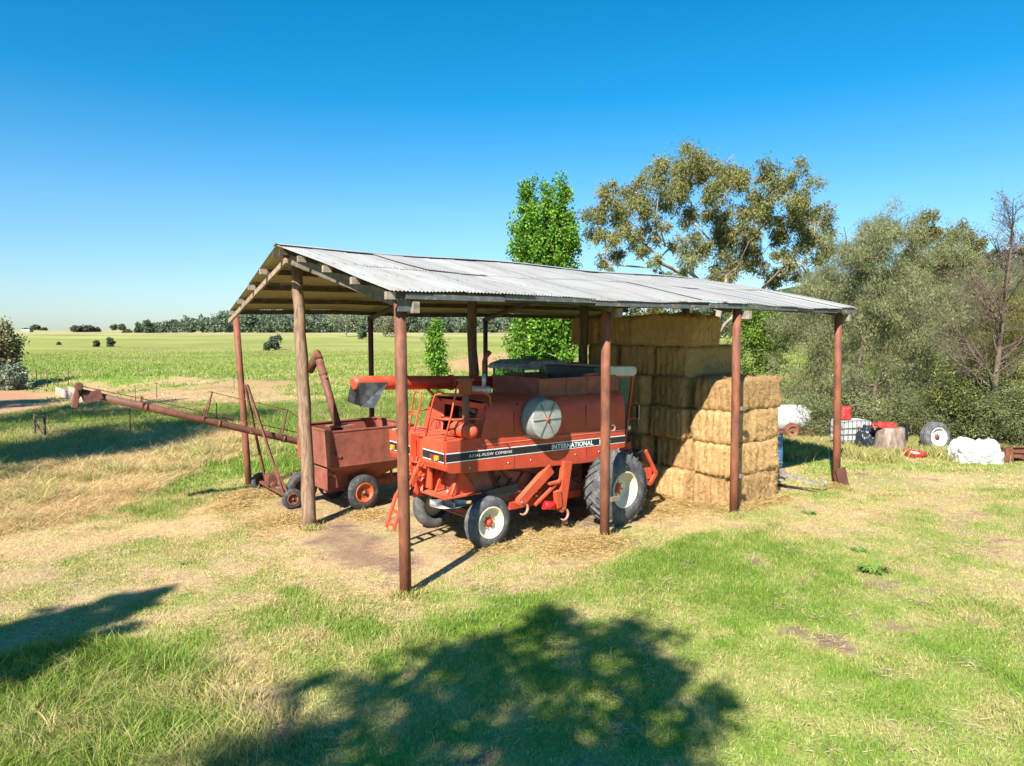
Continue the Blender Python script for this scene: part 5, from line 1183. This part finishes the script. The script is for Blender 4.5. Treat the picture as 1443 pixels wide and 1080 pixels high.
# ------------------------------------------------------------------ fences
pk = mat('rusty_picket', (.10,.06,.045), .8, var=.2); wire = mat('fence_wire', (.28,.25,.22), .6, .5)
def fence(pix, hgt, label, r=.022, wires=(.35,.7,1.0), brace=False, hs=None):
    pts = [G(*p) for p in pix]
    for q in pts: q.z = float(H(q.x, q.y))
    f = thing('wire_fence', label, 'fence', pts[0])
    L_ = [q-pts[0] for q in pts]
    for i, q in enumerate(L_):
        mb = MB(); mb.tube([q+Vector((0,0,-.2)), q+Vector((0,0,hgt))], r if not (brace and i < 2) else r*2.2, 6); mb.build('picket', pk, f)
    if brace:
        mb = MB(); mb.beam(L_[0]+Vector((0,0,hgt*.75)), L_[1]+Vector((0,0,.1)), .05, .05); mb.build('brace', pk, f)
    for z in wires:
        mb = MB()
        for a, b in zip(L_[:-1], L_[1:]):
            m_ = (a+b)/2; mb.tube([a+Vector((0,0,hgt*z*.95)), m_+Vector((0,0,hgt*z*.95-.03)), b+Vector((0,0,hgt*z*.95))], .004+.00012*pts[0].y, 4, cap=False)
        mb.build('wire', wire, f, fix=False)
fence([(50,620),(64,621),(184,612),(306,600),(425,592),(537,597)], 1.15, 'near wire fence with braced corner posts crossing behind the auger', brace=True)
fence([(50,620),(103,597),(191,567),(221,562),(330,550)], 1.15, 'wire fence running away across the dirt beneath the auger head')
fence([(52,547),(67,548),(82,551),(97,548),(87,556)][:4], 1.5, 'short row of thin pickets in long grass near the left edge', wires=(.5,.9), r=.03)
p = G(37, 541); p.z = float(H(p.x,p.y)); t = thing('capped_post', 'pale post with white cap in the grass beside the sage bush', 'post', p)
mb = MB(); mb.box((-.12,-.12,-.1),(.12,.12,.68)); mb.build('post', timber, t, bevel=.02); mb = MB(); mb.prism([(-.2,.68),(.2,.68),(.16,.8),(-.16,.8)], -.2, .2); mb.build('cap', whitedecal, t, bevel=.02)
# long pale concrete trough by the dam
p = G(80, 556); q = G(118, 568); d = (q-p); t = thing('water_trough', 'long pale concrete trough lying on the clay behind the auger head', 'trough', (p.x,p.y,float(H(p.x,p.y))), math.atan2(d.y, d.x))
mb = MB(); L_ = d.length+2.0; mb.prism([(0,-.1),(L_,-.1),(L_,.35),(0,.6)], -.08, .0); mb.prism([(0,-.1),(L_,-.1),(L_,.35),(0,.6)], .7, .78); mb.box((0,-.078,-.1),(.1,.698,.5)); mb.box((.1,.0,.1),(L_,.7,.15)); mb.build('trough_body', mat('pale_concrete', (.44,.36,.28), .9, c2=(.36,.27,.2), s2=2, var=.12), t)

# ------------------------------------------------------------------ odds and ends under the trees on the right
def cloth_blob(name, label, cat, c, sx, sy, sz, m, seed, n=72, amp=.10, box=.4, rz=0, group=None, smooth=True):
    """a lumpy sheeted bundle resting on the ground"""
    r = np.random.default_rng(seed); V = []; Fq = []; m2 = n//2
    for j in range(m2+1):
        ph = (j/m2)*math.pi*.5
        for i in range(n):
            th_ = 2*math.pi*i/n; cx, sx_ = math.cos(th_), math.sin(th_); e = box
            X_ = np.sign(cx)*abs(cx)**e*math.cos(ph)**.35; Y_ = np.sign(sx_)*abs(sx_)**e*math.cos(ph)**.35; Z_ = math.sin(ph)**.7
            V.append((X_, Y_, Z_))
    V = np.array(V); k = 1+amp*(fbm(V[:,0]*2+seed, V[:,1]*2+V[:,2]*1.5, .9, seed)-.5)*1.8+amp*.55*(np.abs(np.sin(np.arctan2(V[:,1],V[:,0])*6+V[:,2]*4+seed+3*vn(V[:,0]+9,V[:,1]+V[:,2],.4,seed)))-.5)*(1-V[:,2]*.5)
    V = V*k[:,None]*np.array((sx/2, sy/2, sz)); V[:,2] += (fbm(V[:,0]+seed, V[:,1], .35, seed+3)-.5)*amp*sz*1.9*(V[:,2] > .05)
    for j in range(m2):
        for i in range(n):
            i2 = (i+1) % n; Fq.append((j*n+i, j*n+i2, (j+1)*n+i2, (j+1)*n+i))
    o = npmesh(name, V, Fq, m, smooth=smooth); o.location = c; o.rotation_euler = (0,0,rz); tag(o, label, cat, group); return o
gp = lambda px, py: G(px, py)
c = gp(1387, 654); cloth_blob('tarp_bundle', 'white tarpaulin bundle lying on the dry grass near the right edge', 'tarpaulin', (c.x, c.y+.5, 0), 1.62, 1.1, .74, whitem, 3, n=44, amp=.26, box=.62, smooth=False)
c = gp(1120, 612); t = thing('white_tank', 'streaky white rounded tank trailer behind the hay bales', 'tank', (c.x-.55, c.y-1.2, 0), .1)
mb = MB(); mb.lathe([(-.80,0),(-.79,.35),(-.7,.56),(-.3,.60),(.4,.60),(.72,.5),(.8,.3),(.81,0)], (0,.3,.86), (1,0,0), 28); mb.build('tank', whitet, t)
wheel('wheel', t, (-.25,-.45,.36), .36, .2, (0,-1,0), rust, mat('rusty_rim', (.3,.12,.08), .8), rust, .24)
mb = MB(); mb.box((-.9,-.3,.2),(.9,.8,.35)); mb.build('frame', rust, t)
c = gp(1098, 665); t = thing('blue_drill_box', 'narrow blue steel panel standing behind the hay bales', 'panel', (c.x-.28, c.y-.5, 0), UA)
mb = MB(); mb.box((0,0,.1),(.34,.06,1.35)); mb.build('panel', bluep, t, bevel=.01); mb = MB(); mb.beam((.02,.03,0),(.02,.03,1.2),.05,.05); mb.beam((.3,.03,0),(.3,.03,1.2),.05,.05); mb.build('legs', darkgrey, t)
# steel tow frame beside the bales
c = gp(1112, 690); t = thing('drawbar_frame', 'small grey steel drawbar frame on the ground beside the bales', 'frame', c, math.radians(-10))
gs = mat('grey_galvanised', (.36,.36,.34), .5, .4, c2=(.28,.2,.15), s2=6)
mb = MB(); mb.beam((-.5,.25,.50),(.95,-.25,.22),.05,.05); mb.beam((-.5,-.1,.48),(.95,-.25,.22),.05,.05); mb.box((-.4,-.05,.25),(-.12,.1,.62)); mb.beam((-.5,.3,.4),(-.1,-.2,.4),.05,.05); mb.build('frame', gs, t)
mb = MB(); mb.beam((-.02,-.08,0),(-.02,-.08,.55),.04,.04); mb.box((-.1,-.16,0),(.06,0,.02)); mb.build('jack_stand', gs, t)
mb = MB(); mb.tube([(.92,-.25,.2),(.98,-.27,.36)], .035, 8); mb.build('coupling', gs, t)
mb = MB(); mb.tube([(-.3,.2,.1),(.3,.0,.03),(.7,-.35,.02)], .03, 6); mb.build('hose', blackp, t)
# leaning offcut at the far post
c = gp(1190, 688); t = MB(); t.beam((0,0,0),(-.16,-.02,.62),.30,.05,up=(0,1,0)); o = t.build('steel_offcut', postd, None, bevel=.01); o.location = c; tag(o, 'rusty steel offcut leaning on the foot of the far right post', 'steel offcut')
# caged plastic container
c = gp(1198, 628); t = thing('caged_container', 'square white plastic container in a wire cage behind the far right post', 'container', (c.x, c.y, 0), .15)
mb = MB(); mb.box((-.62,-.5,.12),(.62,.5,1.08)); mb.build('tank', whitet, t, bevel=.08)
mb = MB()
for k in range(8): x = -.65+k*1.3/7; mb.tube([(x,-.53,.1),(x,-.53,1.12)], .014, 5); mb.tube([(x,.53,.1),(x,.53,1.12)], .014, 5)
for z in (.3,.55,.8,1.1): mb.tube([(-.66,-.54,z),(.66,-.54,z),(.66,.54,z),(-.66,.54,z),(-.66,-.54,z)], .014, 5)
mb.box((-.64,-.52,0),(.64,.52,.1)); mb.build('cage', mat('cage_steel', (.10,.10,.10), .6, .3), t)
rb = mat('red_plastic', (.50,.03,.025), .4, var=.2, c2=(.35,.05,.04), s2=5)
o = cloth_blob('red_sack', 'red bundle sitting on top of the caged container', 'bundle', (c.x-.28, c.y, 1.12), .50, .45, .50, rb, 8, amp=.2, box=.7)
c2 = gp(1235, 638); cloth_blob('black_plastic', 'crumpled black plastic sheet heaped between container and stump', 'plastic sheet', (c2.x+.05, c2.y+.6, 0), 1.1, .9, .85, mat('black_plastic', (.025,.03,.035), .35, spec=.6), 12, amp=.28, box=.8)
c3 = gp(1187, 634); cloth_blob('black_plastic', 'low black plastic scraps lying at the foot of the container', 'plastic sheet', (c3.x-.1, c3.y+.2, 0), 1.2, .5, .30, mat('black_plastic', (.03,.03,.03), .4), 13, amp=.35, box=.8)
c = gp(1260, 641); t = thing('tree_stump', 'thick sawn brown log standing upright among the junk', 'log', (c.x, c.y+.35, 0), .1)
mb = MB(); pr = [(0,.60),(.15,.56),(.6,.52),(1.0,.50),(1.02,.45),(1.03,0)]; mb.lathe(pr, (0,0,0), (0,0,1), 26); mb.build('log', mat('log_bark', (.22,.15,.115), .95, c2=(.32,.24,.19), s2=5, var=.3, bump=.8, sb=8, stretch=(1,1,.4)), t)
cloth_blob('red_sack', 'flat red sheet lying on top of the sawn log', 'sheet', (c.x-.25, c.y+.35, 1.03), .95, .5, .17, rb, 9, amp=.25, box=.7)
c = gp(1282, 634); o = MB().box((-.06,-.06,0),(.06,.06,1.0)).build('short_post', blackp, None, bevel=.01); o.location = (c.x, c.y+.3, 0); tag(o, 'short dark post standing between the log and the tyre', 'post')
c = gp(1294, 646); t = thing('red_tub', 'low red round tub lying in the grass in front of the tyre', 'tub', (c.x, c.y+.3, 0), 0)
mb = MB(); mb.lathe([(0,.30),(.03,.38),(.16,.40),(.20,.42),(.21,.38),(.12,.33),(.10,0)], (0,0,0), (.1,-.1,1), 28); mb.build('tub', rb, t); mb = MB(); mb.lathe([(.1,.18),(.19,.16),(.2,.0)], (0,0,0), (.1,-.1,1), 16); mb.build('lid', whitedecal, t)
c = gp(1325, 639); t = thing('spare_wheel', 'big black tractor tyre with white rim leaning upright under the trees', 'wheel', (c.x, c.y+.4, 0), 0)
wheel('tyre', t, (.12,-.1,.58), .60, .42, (.22,-1,.12), tyrel, mat('white_rim_paint', (.75,.73,.68), .6, c2=(.55,.42,.3), s2=3, lo=.55, hi=.62, var=.08), rust, .36, dish=.25, nm='tyre')
# rusty girders at the right edge
for i, (x, y, z, a, L_, lb) in enumerate([(18.0,25.7,.12,.15,1.6,'rusty girder lying lowest in the pile at the right edge'),(18.0,25.9,.36,.05,1.7,'rusty girder on top of the pile at the right edge'),(18.2,25.5,.25,-.25,1.3,'rusty angle iron crossing the pile at the right edge')]):
    mb = MB(); mb.box((0,-.08,-.10),(L_,.08,-.085)); mb.box((0,-.08,.085),(L_,.08,.10)); mb.box((0,-.008,-.085),(L_,.008,.085)); o = mb.build('steel_girder', rust); o.location = (x,y,z); o.rotation_euler = (.0,0,a); tag(o, lb, 'girder', 'rusty girders piled at the right edge')
mb = MB(); mb.prism([(0,0),(.35,0),(.28,.55),(.05,.5)], -.1, .1); o = mb.build('ploughshare', rust, None, bevel=.02); o.location = (17.75,25.4,0); tag(o, 'rusty curved plough piece standing beside the white tarpaulin', 'plough part')
print('objects done', len(bpy.data.objects))

# broad-leaved weeds and litter in the lawn
def weed(px, py, R, label, seed, cols, cat='weed'):
    r = np.random.default_rng(seed); c = G(px, py); V = []; n = 46
    for i in range(n):
        a = r.uniform(0, 6.283); L_ = R*r.uniform(.4, 1); w_ = L_*.16; el = r.uniform(.1, .8); d = np.array((math.cos(a), math.sin(a), 0)); s = np.array((-math.sin(a), math.cos(a), 0)); z = np.array((0,0,1))
        o_ = d*R*r.uniform(0,.35)
        V += [o_, o_+d*L_*.5+z*L_*el*.6+s*w_, o_+d*L_+z*L_*el*.35, o_+d*L_*.5+z*L_*el*.6-s*w_]
    o = npmesh('weed', np.array(V), np.arange(4*n).reshape(n,4), leafm, col=np.repeat(np.array(cols)*r.uniform(.7,1.3,(n,1)),4,0)); o.location = c; tag(o, label, cat, 'broad-leaved weeds in the lawn')
for i, (px, py, R, lb) in enumerate([(1232,806,.32,'largest dark green weed clump, in the lawn right of the shed'),(1210,777,.2,'small weed clump just above the largest one'),(1140,724,.2,'weed clump near the foot of the bales'),(262,795,.12,'tiny weed on the dry grass left of the log post')]):
    weed(px, py, R, lb, 500+i, (.15,.25,.05))
# rank grass standing among the junk
def tufts(pix, n, hh, name, label, seed, spread=.35):
    r = np.random.default_rng(seed); k = r.integers(0, len(pix), n); P = np.array([[G(*p).x, G(*p).y] for p in pix])
    x = P[k,0]+r.normal(0, spread, n); y = P[k,1]+r.normal(0, spread, n); z = H(x, y); hgt = hh*r.uniform(.3,1.2,n); a = r.uniform(0,6.283,n); l = hgt*r.uniform(.1,.7,n)
    dx, dy = np.cos(a)*l, np.sin(a)*l; wa = r.uniform(0,3.14,n); wx, wy = np.cos(wa)*.008, np.sin(wa)*.008
    st = lambda a_, b_, c_: np.stack([a_, b_, c_], -1)
    V = np.stack([st(x-wx,y-wy,z), st(x+wx,y+wy,z), st(x+wx*.6+dx*.4,y+wy*.6+dy*.4,z+hgt*.6), st(x+dx,y+dy,z+hgt)],1).reshape(-1,3)
    C = np.repeat(gcol(x, y, np.clip(r.normal(.55,.25,n),0,1), np.zeros(n))*r.uniform(.7,1.2,(n,1)),4,0)
    tag(npmesh(name, V, np.arange(4*n).reshape(n,4), grassm, col=C), label, 'grass', kind='stuff')
tufts([(px, 640-8*math.sin(px*.05)) for px in range(1100, 1443, 9)]+[(px, 628) for px in range(1100, 1443, 12)], 26000, .34, 'long_grass', 'rank dry grass standing among the junk under the trees', 91)
tufts([(572,840),(852,765),(1034,727),(1179,688),(438,746),(352,690),(1190,690)], 2600, .13, 'long_grass', 'dry tufts round the feet of the shed posts', 92, .13)
pts = []
r_ = random.Random(8)
for k in range(150):
    y = r_.uniform(7, 19); x = r_.uniform(-.72*y, .72*y); pts.append((x, y, r_.uniform(.3, 1.0), r_.randint(20, 110), .05))
litter(pts, 'loose_straw', 'thin scatter of dry stalks over the lawn', 78, ln=.10, wd=.0035, col=(.55,.45,.25))
